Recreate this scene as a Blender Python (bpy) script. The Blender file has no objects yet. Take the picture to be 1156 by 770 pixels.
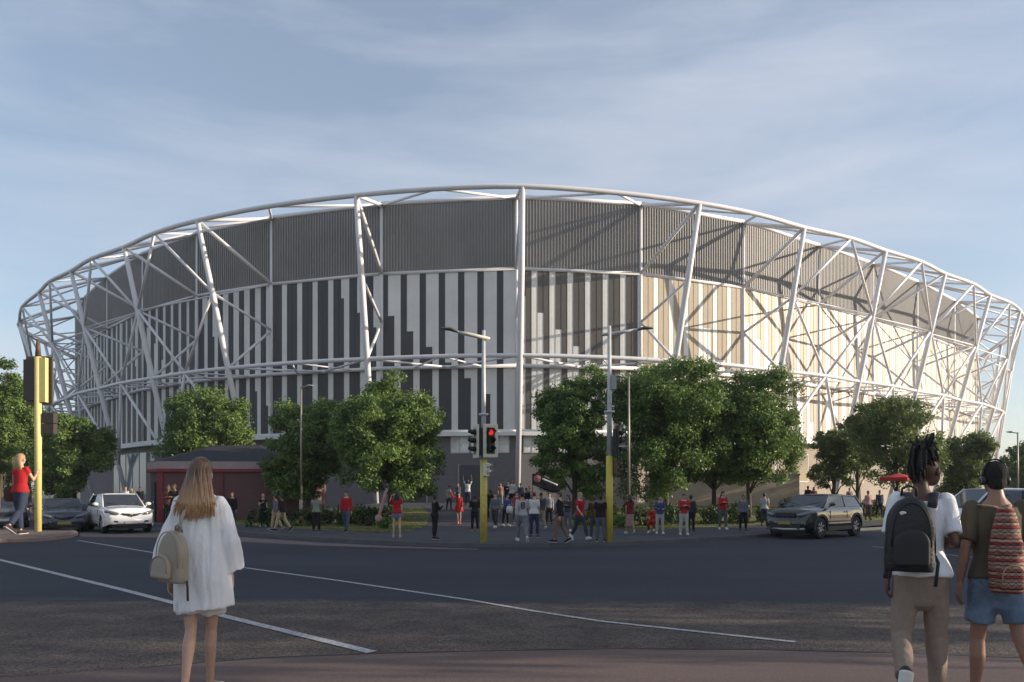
import bpy, math, random
import numpy as np
from mathutils import Vector, Matrix, noise
R = math.radians
random.seed(7)
scene = bpy.context.scene
COL = scene.collection
F, HZ, CX, EYE = 900.0, 555.0, 578.0, 1.72      # focal length, horizon and centre in photograph pixels; eye height

# ---------------------------------------------------------------- helpers
class MB:
    def __init__(s): s.v=[]; s.f=[]; s.m=[]; s.sm=[]
    def add(s, vs, fs, mi=0, smooth=False):
        o=len(s.v); s.v.extend([tuple(v) for v in vs])
        for f in fs: s.f.append(tuple(i+o for i in f)); s.m.append(mi); s.sm.append(smooth)
    def box(s, c, size, mi=0, rot=None):
        x,y,z=[q/2 for q in size]; c=Vector(c)
        vs=[Vector((a*x,b*y,d*z)) for a in(-1,1) for b in(-1,1) for d in(-1,1)]
        if rot is not None: vs=[rot@v for v in vs]
        s.add([v+c for v in vs], [(0,1,3,2),(4,6,7,5),(0,4,5,1),(2,3,7,6),(0,2,6,4),(1,5,7,3)], mi)
    def prism(s, poly, z0, z1, mi=0):
        n=len(poly); vs=[(p[0],p[1],z0) for p in poly]+[(p[0],p[1],z1) for p in poly]
        s.add(vs, [tuple(range(n-1,-1,-1)), tuple(range(n,2*n))]+[(i,(i+1)%n,(i+1)%n+n,i+n) for i in range(n)], mi)
    def loft(s, secs, side=(1,0,0), n=12, mi=0, smooth=True, round0=False, round1=False):
        """secs: (centre, half width along side, half width across)"""
        secs=[(Vector(c),a,b) for c,a,b in secs]
        cs=[c for c,_,_ in secs]
        def tan(i):
            a=cs[max(i-1,0)]; b=cs[min(i+1,len(cs)-1)]; t=b-a
            return t.normalized() if t.length>1e-9 else Vector((0,0,1))
        T=[tan(i) for i in range(len(cs))]
        full=[]
        if round0:
            c,a,b=secs[0]; q=min(a,b)
            for k in (.92,.6): full.append((c-T[0]*q*k,a*math.sqrt(1-k*k),b*math.sqrt(1-k*k),T[0]))
        for (c,a,b),t in zip(secs,T): full.append((c,a,b,t))
        if round1:
            c,a,b=secs[-1]; q=min(a,b)
            for k in (.6,.92): full.append((c+T[-1]*q*k,a*math.sqrt(1-k*k),b*math.sqrt(1-k*k),T[-1]))
        vs=[]; fs=[]
        for c,a,b,t in full:
            sd=Vector(side)-t*Vector(side).dot(t)
            if sd.length<1e-4: sd=Vector((0,1,0))-t*t.y
            sd.normalize(); fw=t.cross(sd)
            for k in range(n):
                th=2*math.pi*k/n
                vs.append(c+sd*(a*math.cos(th))+fw*(b*math.sin(th)))
        m=len(full)
        for i in range(m-1):
            for k in range(n):
                fs.append((i*n+k,i*n+(k+1)%n,(i+1)*n+(k+1)%n,(i+1)*n+k))
        fs.append(tuple(range(n-1,-1,-1))); fs.append(tuple((m-1)*n+k for k in range(n)))
        s.add(vs,fs,mi,smooth)
    def tube(s, p0, p1, r, r1=None, n=8, mi=0, smooth=True):
        s.loft([(p0,r,r),(p1,r1 or r,r1 or r)], n=n, mi=mi, smooth=smooth, side=(.31,.87,.2))
    def path(s, pts, r, n=8, mi=0):
        s.loft([(p,r if not hasattr(r,'__len__') else r[i],r if not hasattr(r,'__len__') else r[i]) for i,p in enumerate(pts)], n=n, mi=mi, side=(.31,.87,.2))
    def ribbon(s, pts, wv, w, t, mi=0):
        s.loft([(p,w,t) for p in pts], side=wv, n=8, mi=mi)
    def ell(s, c, r, n=16, m=10, mi=0, rot=None):
        vs=[];fs=[]; c=Vector(c)
        for i in range(1,m):
            ph=math.pi*i/m
            for k in range(n):
                th=2*math.pi*k/n
                v=Vector((r[0]*math.sin(ph)*math.cos(th),r[1]*math.sin(ph)*math.sin(th),r[2]*math.cos(ph)))
                vs.append(c+(rot@v if rot is not None else v))
        t=Vector((0,0,r[2])); b=-t
        if rot is not None: t=rot@t; b=rot@b
        vs+= [c+t,c+b]; T=len(vs)-2; B=T+1
        for i in range(m-2):
            for k in range(n): fs.append((i*n+k,(i+1)*n+k,(i+1)*n+(k+1)%n,i*n+(k+1)%n))
        for k in range(n):
            fs.append((T,k,(k+1)%n)); fs.append((B,(m-2)*n+(k+1)%n,(m-2)*n+k))
        s.add(vs,fs,mi,True)
    def lathe(s, prof, axis_o, ax, n=24, mi=0):
        """prof: (radius, distance along ax)"""
        ax=Vector(ax).normalized(); u=ax.orthogonal().normalized(); w=ax.cross(u); o=Vector(axis_o)
        vs=[];fs=[]
        for r,h in prof:
            for k in range(n):
                th=2*math.pi*k/n; vs.append(o+ax*h+u*(r*math.cos(th))+w*(r*math.sin(th)))
        for i in range(len(prof)-1):
            for k in range(n): fs.append((i*n+k,i*n+(k+1)%n,(i+1)*n+(k+1)%n,(i+1)*n+k))
        s.add(vs,fs,mi,True)
    def mesh(s, name='mesh'):
        me=bpy.data.meshes.new(name); me.from_pydata(s.v,[],s.f)
        me.polygons.foreach_set('material_index',s.m); me.polygons.foreach_set('use_smooth',s.sm)
        me.update(); return me
    def build(s, name, mats, parent=None, loc=None, rotz=None):
        return link(name, s.mesh(name), mats, parent, loc, rotz)
def link(name, me, mats, parent=None, loc=None, rotz=None):
    o=bpy.data.objects.new(name,me); COL.objects.link(o)
    if not isinstance(mats,(list,tuple)): mats=[mats]
    if me is not None and not me.materials:
        for m in mats: me.materials.append(m)
    if parent is not None: o.parent=parent
    if loc is not None: o.location=loc
    if rotz is not None: o.rotation_euler=(0,0,rotz)
    return o
def tag(o, label=None, cat=None, group=None, kind=None):
    if label: o['label']=label
    if cat: o['category']=cat
    if group: o['group']=group
    if kind: o['kind']=kind
    return o
def empty(name, loc, rz=0, label=None, cat=None, group=None):
    o=bpy.data.objects.new(name,None); COL.objects.link(o); o.location=loc; o.rotation_euler=(0,0,rz)
    return tag(o,label,cat,group)
def remesh(mb, vox, it=3, fac=.5):
    me=mb.mesh('raw'); o=bpy.data.objects.new('raw',me); COL.objects.link(o)
    r=o.modifiers.new('r','REMESH'); r.mode='VOXEL'; r.voxel_size=vox; r.use_smooth_shade=True
    if it: q=o.modifiers.new('s','SMOOTH'); q.factor=fac; q.iterations=it
    dg=bpy.context.evaluated_depsgraph_get()
    out=bpy.data.meshes.new_from_object(o.evaluated_get(dg))
    bpy.data.objects.remove(o); bpy.data.meshes.remove(me)
    return out
def append_mb(me, mb):
    """adds a builder's geometry to a finished mesh"""
    n=len(me.vertices); vs=[tuple(v.co) for v in me.vertices]; fs=[tuple(p.vertices) for p in me.polygons]
    b=MB(); b.v=vs; b.f=fs; b.m=[0]*len(fs); b.sm=[True]*len(fs)
    b.f+= [tuple(i+n for i in f) for f in mb.f]; b.v+=mb.v; b.m+=mb.m; b.sm+=mb.sm
    bpy.data.meshes.remove(me)
    return b.mesh('body')

# ---------------------------------------------------------------- materials
_M={}
def M(name, col, rough=.6, metal=0., var=.12, scale=6., bump=0., bscale=60., spec=.5, coat=0., stretch=None, emit=0., bdist=.02):
    if name in _M: return _M[name]
    m=bpy.data.materials.new(name); m.use_nodes=True; nt=m.node_tree; p=nt.nodes['Principled BSDF']
    p.inputs['Roughness'].default_value=rough; p.inputs['Metallic'].default_value=metal
    p.inputs['Specular IOR Level'].default_value=spec; p.inputs['Coat Weight'].default_value=coat
    c=(*col,1)
    if var>0 or bump>0:
        tc=nt.nodes.new('ShaderNodeTexCoord'); mp=nt.nodes.new('ShaderNodeMapping')
        nt.links.new(tc.outputs['Object'],mp.inputs['Vector'])
        if stretch: mp.inputs['Scale'].default_value=stretch
    if var>0:
        nz=nt.nodes.new('ShaderNodeTexNoise'); nz.inputs['Scale'].default_value=scale; nz.inputs['Detail'].default_value=5
        nz.inputs['Roughness'].default_value=.65
        nt.links.new(mp.outputs[0],nz.inputs['Vector'])
        rp=nt.nodes.new('ShaderNodeValToRGB')
        rp.color_ramp.elements[0].position=.3; rp.color_ramp.elements[1].position=.72
        rp.color_ramp.elements[0].color=(*[q*(1-var) for q in col],1); rp.color_ramp.elements[1].color=(*[min(q*(1+var),.95) for q in col],1)
        nt.links.new(nz.outputs['Fac'],rp.inputs['Fac']); nt.links.new(rp.outputs['Color'],p.inputs['Base Color'])
    else: p.inputs['Base Color'].default_value=c
    if bump>0:
        n2=nt.nodes.new('ShaderNodeTexNoise'); n2.inputs['Scale'].default_value=bscale; n2.inputs['Detail'].default_value=4
        nt.links.new(mp.outputs[0],n2.inputs['Vector'])
        b=nt.nodes.new('ShaderNodeBump'); b.inputs['Strength'].default_value=bump; b.inputs['Distance'].default_value=bdist
        nt.links.new(n2.outputs['Fac'],b.inputs['Height']); nt.links.new(b.outputs[0],p.inputs['Normal'])
    if emit>0: p.inputs['Emission Color'].default_value=c; p.inputs['Emission Strength'].default_value=emit
    _M[name]=m; return m
def glass_mat(name, col, rough=.05):
    m=M(name,col,rough,0,0,spec=.9); return m
def leaf_mat(name, c0, c1, rough=.5, trans=.3):
    m=bpy.data.materials.new(name); m.use_nodes=True; nt=m.node_tree; p=nt.nodes['Principled BSDF']
    at=nt.nodes.new('ShaderNodeAttribute'); at.attribute_name='tint'
    rp=nt.nodes.new('ShaderNodeValToRGB'); rp.color_ramp.elements[0].color=(*c0,1); rp.color_ramp.elements[1].color=(*c1,1)
    nt.links.new(at.outputs['Fac'],rp.inputs['Fac']); nt.links.new(rp.outputs[0],p.inputs['Base Color'])
    p.inputs['Roughness'].default_value=rough; p.inputs['Specular IOR Level'].default_value=.35
    t=nt.nodes.new('ShaderNodeBsdfTranslucent'); nt.links.new(rp.outputs[0],t.inputs['Color'])
    mx=nt.nodes.new('ShaderNodeMixShader'); mx.inputs[0].default_value=trans
    out=nt.nodes['Material Output']
    nt.links.new(p.outputs[0],mx.inputs[1]); nt.links.new(t.outputs[0],mx.inputs[2]); nt.links.new(mx.outputs[0],out.inputs['Surface'])
    return m

def asphalt(name, base, vary, chips, cscale, bump, rough=.85, streak=True, near=None):
    m=bpy.data.materials.new(name); m.use_nodes=True; nt=m.node_tree; p=nt.nodes['Principled BSDF']; L=nt.links
    tc=nt.nodes.new('ShaderNodeTexCoord')
    def nz(sc,det=4,stretch=None):
        n=nt.nodes.new('ShaderNodeTexNoise'); n.inputs['Scale'].default_value=sc; n.inputs['Detail'].default_value=det
        if stretch:
            mp=nt.nodes.new('ShaderNodeMapping'); mp.inputs['Scale'].default_value=stretch
            L.new(tc.outputs['Object'],mp.inputs['Vector']); L.new(mp.outputs[0],n.inputs['Vector'])
        else: L.new(tc.outputs['Object'],n.inputs['Vector'])
        return n
    big=nz(.35,6,(.25,1,1) if streak else None); r1=nt.nodes.new('ShaderNodeValToRGB')
    r1.color_ramp.elements[0].position=.3; r1.color_ramp.elements[1].position=.7
    r1.color_ramp.elements[0].color=(*[c*(1-vary) for c in base],1); r1.color_ramp.elements[1].color=(*[c*(1+vary) for c in base],1)
    L.new(big.outputs['Fac'],r1.inputs['Fac'])
    vo=nt.nodes.new('ShaderNodeTexVoronoi'); vo.inputs['Scale'].default_value=cscale; L.new(tc.outputs['Object'],vo.inputs['Vector'])
    r2=nt.nodes.new('ShaderNodeValToRGB'); r2.color_ramp.elements[0].color=(1-chips,1-chips,1-chips,1); r2.color_ramp.elements[1].color=(1+chips,1+chips*.97,1+chips*.93,1)
    sp=nt.nodes.new('ShaderNodeSeparateColor'); L.new(vo.outputs['Color'],sp.inputs[0]); L.new(sp.outputs[0],r2.inputs['Fac'])
    mx=nt.nodes.new('ShaderNodeMix'); mx.data_type='RGBA'; mx.blend_type='MULTIPLY'; mx.inputs[0].default_value=1
    L.new(r1.outputs[0],mx.inputs[6]); L.new(r2.outputs[0],mx.inputs[7]); L.new(mx.outputs[2],p.inputs['Base Color'])
    p.inputs['Roughness'].default_value=rough; p.inputs['Specular IOR Level'].default_value=.25
    b=nt.nodes.new('ShaderNodeBump'); b.inputs['Strength'].default_value=bump; b.inputs['Distance'].default_value=.012
    L.new(vo.outputs['Distance'],b.inputs['Height']); L.new(b.outputs[0],p.inputs['Normal'])
    if near:
        # older, coarser seal before an uneven joint, its warm lighter tone painted as sunlight
        ncol,nchip,y0=near; sx=nt.nodes.new('ShaderNodeSeparateXYZ'); L.new(tc.outputs['Object'],sx.inputs[0])
        j1=nz(.9,6); j2=nz(7,3)
        a1=nt.nodes.new('ShaderNodeMath'); a1.operation='MULTIPLY_ADD'; a1.inputs[1].default_value=-2.2; L.new(j1.outputs['Fac'],a1.inputs[0]); L.new(sx.outputs[1],a1.inputs[2])
        a2=nt.nodes.new('ShaderNodeMath'); a2.operation='MULTIPLY_ADD'; a2.inputs[1].default_value=-1.1; L.new(j2.outputs['Fac'],a2.inputs[0]); L.new(a1.outputs[0],a2.inputs[2])
        mr=nt.nodes.new('ShaderNodeMapRange'); mr.interpolation_type='SMOOTHSTEP'; mr.inputs['From Min'].default_value=y0-1.65+.5; mr.inputs['From Max'].default_value=y0-1.65-.5; L.new(a2.outputs[0],mr.inputs['Value'])
        v2=nt.nodes.new('ShaderNodeTexVoronoi'); v2.inputs['Scale'].default_value=48; v2.inputs['Randomness'].default_value=1; L.new(tc.outputs['Object'],v2.inputs['Vector'])
        s2=nt.nodes.new('ShaderNodeSeparateColor'); L.new(v2.outputs['Color'],s2.inputs[0])
        r3=nt.nodes.new('ShaderNodeValToRGB'); r3.color_ramp.elements[0].color=(*[c*(1-nchip) for c in ncol],1); r3.color_ramp.elements[1].color=(*[c*(1+nchip) for c in ncol],1)
        L.new(s2.outputs[0],r3.inputs['Fac'])
        j3=nz(1.6,6); r4=nt.nodes.new('ShaderNodeValToRGB'); r4.color_ramp.elements[0].position=.3; r4.color_ramp.elements[1].position=.7
        r4.color_ramp.elements[0].color=(.72,.72,.74,1); r4.color_ramp.elements[1].color=(1.2,1.18,1.15,1); L.new(j3.outputs['Fac'],r4.inputs['Fac'])
        m4=nt.nodes.new('ShaderNodeMix'); m4.data_type='RGBA'; m4.blend_type='MULTIPLY'; m4.inputs[0].default_value=1; L.new(r3.outputs[0],m4.inputs[6]); L.new(r4.outputs[0],m4.inputs[7])
        m5=nt.nodes.new('ShaderNodeMix'); m5.data_type='RGBA'; L.new(mr.outputs[0],m5.inputs[0]); L.new(mx.outputs[2],m5.inputs[6]); L.new(m4.outputs[2],m5.inputs[7]); L.new(m5.outputs[2],p.inputs['Base Color'])
        ad=nt.nodes.new('ShaderNodeMath'); ad.operation='MULTIPLY_ADD'; L.new(v2.outputs['Distance'],ad.inputs[0]); L.new(mr.outputs[0],ad.inputs[1]); L.new(vo.outputs['Distance'],ad.inputs[2])
        L.new(ad.outputs[0],b.inputs['Height']); b.inputs['Strength'].default_value=.45
    return m
def brick(name, c1, c2, mortar, scale, axis='XZ'):
    m=bpy.data.materials.new(name); m.use_nodes=True; nt=m.node_tree; p=nt.nodes['Principled BSDF']; L=nt.links
    tc=nt.nodes.new('ShaderNodeTexCoord'); sx=nt.nodes.new('ShaderNodeSeparateXYZ'); L.new(tc.outputs['Object'],sx.inputs[0])
    ad=nt.nodes.new('ShaderNodeMath'); L.new(sx.outputs[0],ad.inputs[0]); L.new(sx.outputs[1],ad.inputs[1])
    cb=nt.nodes.new('ShaderNodeCombineXYZ'); L.new(ad.outputs[0],cb.inputs[0]); L.new(sx.outputs[2],cb.inputs[1])
    bt=nt.nodes.new('ShaderNodeTexBrick'); bt.inputs['Scale'].default_value=scale
    bt.inputs['Color1'].default_value=(*c1,1); bt.inputs['Color2'].default_value=(*c2,1); bt.inputs['Mortar'].default_value=(*mortar,1)
    bt.inputs['Mortar Size'].default_value=.012; L.new(cb.outputs[0],bt.inputs['Vector'])
    L.new(bt.outputs['Color'],p.inputs['Base Color']); p.inputs['Roughness'].default_value=.85
    b=nt.nodes.new('ShaderNodeBump'); b.inputs['Strength'].default_value=.3; b.inputs['Distance'].default_value=.01; b.invert=True
    L.new(bt.outputs['Fac'],b.inputs['Height']); L.new(b.outputs[0],p.inputs['Normal'])
    return m

white_steel=M('white_steel',(.70,.68,.69),.45,0,.05,.8)
rib_grey=M('rib_grey',(.262,.248,.238),.55,.1,.12,.3)
clad_white=M('clad_white',(.72,.70,.67),.5,0,.08,.5)
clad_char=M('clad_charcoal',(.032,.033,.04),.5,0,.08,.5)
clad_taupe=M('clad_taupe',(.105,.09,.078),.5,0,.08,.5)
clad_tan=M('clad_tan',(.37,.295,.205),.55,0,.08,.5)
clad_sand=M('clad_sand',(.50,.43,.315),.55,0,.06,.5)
block_wall=brick('block_wall',(.155,.142,.145),(.17,.157,.158),(.13,.122,.123),2.2)
block_beige=brick('block_beige',(.34,.28,.23),(.37,.31,.25),(.3,.25,.2),2.2)
concrete=M('concrete',(.30,.27,.25),.85,0,.18,1.5,.2,30)
win_glass=glass_mat('window_glass',(.10,.11,.12),.04)
black=M('black_plastic',(.012,.012,.013),.45,0,0)
rubber=M('rubber',(.016,.016,.017),.8,0,.1)
chrome=M('chrome',(.6,.6,.62),.2,.95,0)
alloy=M('alloy',(.36,.36,.38),.35,.8,0)
galv=M('galvanised',(.52,.52,.52),.5,.1,.1,5)
yellow=M('yellow_paint',(.56,.46,.085),.55,0,.28,5)
yellow_pale=M('pale_yellow_paint',(.72,.60,.22),.5,0,.08,3)
bark=M('bark',(.07,.052,.038),.9,0,.3,8,.6,20)
leafA=leaf_mat('leaf_a',(.056,.104,.028),(.205,.295,.066))
leafB=leaf_mat('leaf_b',(.042,.082,.025),(.155,.225,.055))
leafD=leaf_mat('leaf_d',(.070,.105,.032),(.21,.265,.075))
leafC=leaf_mat('leaf_hedge',(.018,.040,.012),(.060,.090,.022))

def zg(x,y):
    """height of the footway and of the ramp up to the stadium doors"""
    k=min(max((y-34)/20,0),1)
    w=min(max((x+17)/7,0),1)*min(max((26-x)/10,0),1)
    return .12+.73*k*w
def at(px,py,z=None):
    """ground point seen at a photograph pixel"""
    zz=.12 if z is None else z
    for _ in range(30):
        d=F*(EYE-zz)/(py-HZ); x=(px-CX)*d/F
        if z is None: zz=.5*zz+.5*zg(x,d)
    return Vector((x,d,zz))
def at_d(px,d,z=None):
    x=(px-CX)*d/F
    return Vector((x,d,zg(x,d) if z is None else z))
def zpx(py,d): return EYE+(HZ-py)*d/F
# ---------------------------------------------------------------- camera, sky, sun
cam=bpy.data.cameras.new('camera'); co=bpy.data.objects.new('camera',cam); COL.objects.link(co)
co.location=(0,0,EYE); co.rotation_euler=(R(90),0,0)
cam.sensor_width=36; cam.lens=36*F/1156; cam.shift_y=(HZ-385)/1156; cam.clip_end=3000; cam.clip_start=.1
scene.camera=co
SUN_EL, SUN_AZ = 15.0, 4.0       # sun to the right, a little on the camera's side
sv=Vector((math.cos(R(SUN_EL))*math.cos(R(SUN_AZ)),-math.cos(R(SUN_EL))*math.sin(R(SUN_AZ)),math.sin(R(SUN_EL))))
sl=bpy.data.lights.new('sun','SUN'); so=bpy.data.objects.new('sun',sl); COL.objects.link(so)
sl.energy=3.8; sl.angle=R(.5); sl.color=(1,.87,.70); so.rotation_euler=(-sv).to_track_quat('-Z','Y').to_euler()
so.location=(60,-10,40)
W=bpy.data.worlds.new('World'); scene.world=W; W.use_nodes=True
nt=W.node_tree; L=nt.links; bg=nt.nodes['Background']
sky=nt.nodes.new('ShaderNodeTexSky'); sky.sky_type='NISHITA'; sky.sun_disc=False
sky.sun_elevation=R(SUN_EL); sky.sun_rotation=math.atan2(sv.x,sv.y); sky.air_density=1.0; sky.dust_density=.7; sky.ozone_density=1.5
tc=nt.nodes.new('ShaderNodeTexCoord'); mp=nt.nodes.new('ShaderNodeMapping'); mp.inputs['Scale'].default_value=(1.3,1.3,6.0); mp.inputs['Rotation'].default_value=(R(6),R(-9),R(20))
L.new(tc.outputs['Generated'],mp.inputs['Vector'])
nz=nt.nodes.new('ShaderNodeTexNoise'); nz.inputs['Scale'].default_value=1.5; nz.inputs['Detail'].default_value=9; nz.inputs['Roughness'].default_value=.55; nz.inputs['Distortion'].default_value=.35
L.new(mp.outputs[0],nz.inputs['Vector'])
rp=nt.nodes.new('ShaderNodeValToRGB'); rp.color_ramp.elements[0].position=.36; rp.color_ramp.elements[1].position=.80
rp.color_ramp.elements[0].color=(.24,)*3+(1,); rp.color_ramp.elements[1].color=(.88,)*3+(1,)
L.new(nz.outputs['Fac'],rp.inputs['Fac'])
mx=nt.nodes.new('ShaderNodeMix'); mx.data_type='RGBA'; L.new(rp.outputs[0],mx.inputs[0])
L.new(sky.outputs[0],mx.inputs[6])
CLOUD=(3.9,4.15,4.75)
mx.inputs[7].default_value=(*CLOUD,1)
L.new(mx.outputs[2],bg.inputs['Color']); bg.inputs['Strength'].default_value=.10
vs=scene.view_settings; vs.view_transform='Standard'; vs.look='None'; vs.gamma=1; vs.use_curve_mapping=False; vs.exposure=.85
scene.render.engine='CYCLES'; scene.cycles.max_bounces=6; scene.cycles.transparent_max_bounces=8; scene.cycles.use_denoising=True

# ---------------------------------------------------------------- ground, road, pavements
def sheet(name, poly, z, mat):
    m=MB(); m.add([(p[0],p[1],z) for p in poly],[tuple(range(len(poly)))]); o=m.build(name,mat); return tag(o,kind='structure')
ground_mat=M('ground_earth',(.10,.10,.06),.95,0,.3,.4)
sheet('ground',[(-900,-300),(900,-300),(900,1500),(-900,1500)],-.03,ground_mat)
road_mat=asphalt('road_asphalt',(.034,.038,.050),.24,.14,45,.15,near=((.090,.072,.063),.55,12.3))
sheet('road',[(-140,-40),(140,-40),(140,75),(-140,75)],0,road_mat)
line_mat=M('road_paint',(.36,.36,.37),.8,0,.62,22)
def marking(pix, w, z=.008):
    pts=[at(x,y,z) for x,y in pix]; m=MB(); vs=[]
    for i,p in enumerate(pts):
        t=(pts[min(i+1,len(pts)-1)]-pts[max(i-1,0)]).normalized(); n=Vector((-t.y,t.x,0))
        vs+=[p+n*w/2,p-n*w/2]
    m.add(vs,[(2*i,2*i+1,2*i+3,2*i+2) for i in range(len(pts)-1)])
    tag(m.build('road_marking',line_mat),kind='structure')
marking([(-60,617),(0,632),(140,666),(260,697),(420,736)],.14)
marking([(88,610),(180,625),(270,640),(380,655),(529,677),(605,690),(678,701),(780,712),(898,724.5)],.10)
marking([(1000,603),(1150,606)],.10)
marking([(985,617),(1200,640)],.10)
# band of sunlight painted as a warm strip along the far left kerb
def strip(name, front, back, z, mat):
    a=[at(x,y,z) for x,y in front]; b=[at(x,y,z) for x,y in back]; m=MB()
    m.add(a+b,[(i,i+1,len(a)+i+1,len(a)+i) for i in range(len(a)-1)]); tag(m.build(name,mat),kind='structure')
sun_band_mat=M('painted_sun_band',(.13,.105,.092),.9,0,.2,1.2,.2,30)
strip('sunlit_band',[(90,606),(180,607),(280,612),(360,616),(440,618.5),(540,620.5)],[(90,600),(180,601),(280,607),(360,612.5),(440,616.5),(540,619.5)],.006,sun_band_mat)
# far footway: kerb line, then a sheet that ramps up to the stadium
kerbpx=[(-260,577),(0,580),(100,584.5),(175,592.5),(225,599),(280,604.5),(340,609),(400,613),(470,616.5),(545,618),(620,618),(690,616.5),(760,613),(850,607.5),(905,603.5),(960,600),(1080,593),(1200,588),(1500,583)]
kerb=[at(x,y,0) for x,y in kerbpx]
dense=[]
for i in range(len(kerb)-1):
    for k in range(6): dense.append(kerb[i].lerp(kerb[i+1],k/6))
dense.append(kerb[-1])
pave=asphalt('footway_asphalt',(.066,.066,.075),.14,.10,30,.12)
kerb_mat=M('kerb_stone',(.085,.082,.085),.85,0,.2,2.,.2,30)
m=MB(); rows=26; n=len(dense); vsx=[]
for j in range(rows+1):
    for p in dense:
        q=Vector((p.x*1.0,p.y,0)); d=.15 if j==0 else .15+(j/rows)**1.25*95
        x,y=q.x,q.y+d; vsx.append((x,y,zg(x,y)))
m.add(vsx,[(j*n+i,j*n+i+1,(j+1)*n+i+1,(j+1)*n+i) for j in range(rows) for i in range(n-1)],0,True)
tag(m.build('footway',pave),kind='structure')
m=MB()
for i in range(n-1):
    a,b=dense[i],dense[i+1]; A=a+Vector((0,.15,0)); B=b+Vector((0,.15,0))
    m.add([a,b,b+Vector((0,.02,.122)),a+Vector((0,.02,.122)),B+Vector((0,0,.122)),A+Vector((0,0,.122))],[(0,1,2,3),(3,2,4,5)])
tag(m.build('kerb',kerb_mat),kind='structure')
# near pavement, flush at the edge and rising towards the camera
near_mat=asphalt('near_pavement_surface',(.125,.088,.079),.22,.14,60,.15)
npx=[(-200,772),(-60,771),(60,766),(160,754),(300,742.5),(450,737),(600,734),(700,732.5),(850,733.5),(1000,737),(1156,743),(1400,755)]
ne=[at(x,y,.012) for x,y in npx]
def znear(d): return .012+.19*min(max((8.6-d)/2.6,0),1)
m=MB(); n=len(ne); vsx=[]
for j in range(13):
    for p in ne:
        y=p.y+(-6-p.y)*(j/12)**1.3; vsx.append((p.x*(1 if j<3 else 1+.3*(j-2)/10),y,.012 if j==0 else znear(y)))
m.add(vsx,[(j*n+i,j*n+i+1,(j+1)*n+i+1,(j+1)*n+i) for j in range(12) for i in range(n-1)],0,True)
tag(m.build('pavement',near_mat),kind='structure')
m=MB()
for i in range(n-1):
    a,b=ne[i],ne[i+1]; u=Vector((0,.06,0))
    m.add([a+Vector((0,-.02,.006)),b+Vector((0,-.02,.006)),b+u,a+u,b+u-Vector((0,0,.02)),a+u-Vector((0,0,.02))],[(0,1,2,3),(3,2,4,5)])
tag(m.build('kerb',M('joint_dark',(.04,.035,.033),.9,0,.2,3)),kind='structure')
# left traffic island
ipx=[(-120,604),(-120,617),(0,613),(50,611),(80,607.5),(88,604.5),(84,601.5),(60,599.5),(0,597)]
ip=[at(x,y,0) for x,y in ipx]
m=MB(); m.prism([(p.x,p.y) for p in ip][::-1],-.01,.13,0); o=m.build('pavement',[M('island_concrete',(.27,.19,.15),.9,0,.22,1.2,.2,30)]); tag(o,kind='structure')
c=sum(ip,Vector())/len(ip); m=MB(); m.add([(p.x+(c.x-p.x)*.06,p.y+(c.y-p.y)*.12,.134) for p in ip],[tuple(range(len(ip)))])
tag(m.build('pavement',M('island_top',(.13,.095,.085),.9,0,.22,1.0,.2,30)),kind='structure')

# grass verges
lawn_mat=M('lawn_grass',(.135,.14,.032),.95,0,.30,.8,.5,40)
def area(poly, dz):
    """triangulated patch that hugs the ramp"""
    import bmesh
    m=bmesh.new(); vs=[m.verts.new((p.x,p.y,0)) for p in poly]; f=m.faces.new(vs); bmesh.ops.triangulate(m,faces=[f])
    bmesh.ops.subdivide_edges(m,edges=m.edges[:],cuts=4,use_grid_fill=True)
    for v in m.verts: v.co.z=zg(v.co.x,v.co.y)+dz
    me=bpy.data.meshes.new('lawn'); m.to_mesh(me); m.free(); return me
def P2(l): return [at(x,y) for x,y in l]
bedL=P2([(262,592),(330,596.5),(400,600),(440,601.5),(468,599),(480,594),(484,588)])+[at_d(484,44),at_d(478,50),at_d(300,50),at_d(255,42)]
bedR=P2([(636,586),(640,592),(660,596.5),(710,599),(790,596),(870,592),(960,589),(1040,587)])+[at_d(1060,54),at_d(900,60),at_d(700,54),at_d(648,44)]
lawns=[]
for b in (bedL,bedR):
    o=link('lawn',area(b,.012),lawn_mat); tag(o,kind='structure'); lawns.append(o)
def blades(poly, count, seed, hmin=.03, hmax=.09):
    rng=np.random.default_rng(seed); xs=[p.x for p in poly]; ys=[p.y for p in poly]; out=[]
    def inside(x,y):
        c=False; j=len(poly)-1
        for i in range(len(poly)):
            a,b=poly[i],poly[j]
            if (a.y>y)!=(b.y>y) and x<(b.x-a.x)*(y-a.y)/(b.y-a.y)+a.x: c=not c
            j=i
        return c
    while len(out)<count:
        x=rng.uniform(min(xs),max(xs)); y=min(ys)+(max(ys)-min(ys))*rng.random()**1.8
        if inside(x,y): out.append((x,y))
    m=MB()
    for x,y in out:
        h=rng.uniform(hmin,hmax); a=rng.uniform(0,6.28); w=.012; z=zg(x,y)+.01
        m.add([(x-w*math.cos(a),y-w*math.sin(a),z),(x+w*math.cos(a),y+w*math.sin(a),z),(x+rng.normal(0,.03),y+rng.normal(0,.03),z+h)],[(0,1,2)])
    return m
gb=blades(bedL,9000,1); g2=blades(bedR,12000,2); o=len(gb.v); gb.v+=g2.v; gb.f+=[tuple(i+o for i in f) for f in g2.f]; gb.m+=g2.m; gb.sm+=g2.sm
tag(gb.build('grass',M('grass_blade',(.12,.13,.03),.8,0,.3,2)),'short sunlit grass on the verges under the street trees','grass',kind='stuff')
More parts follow.
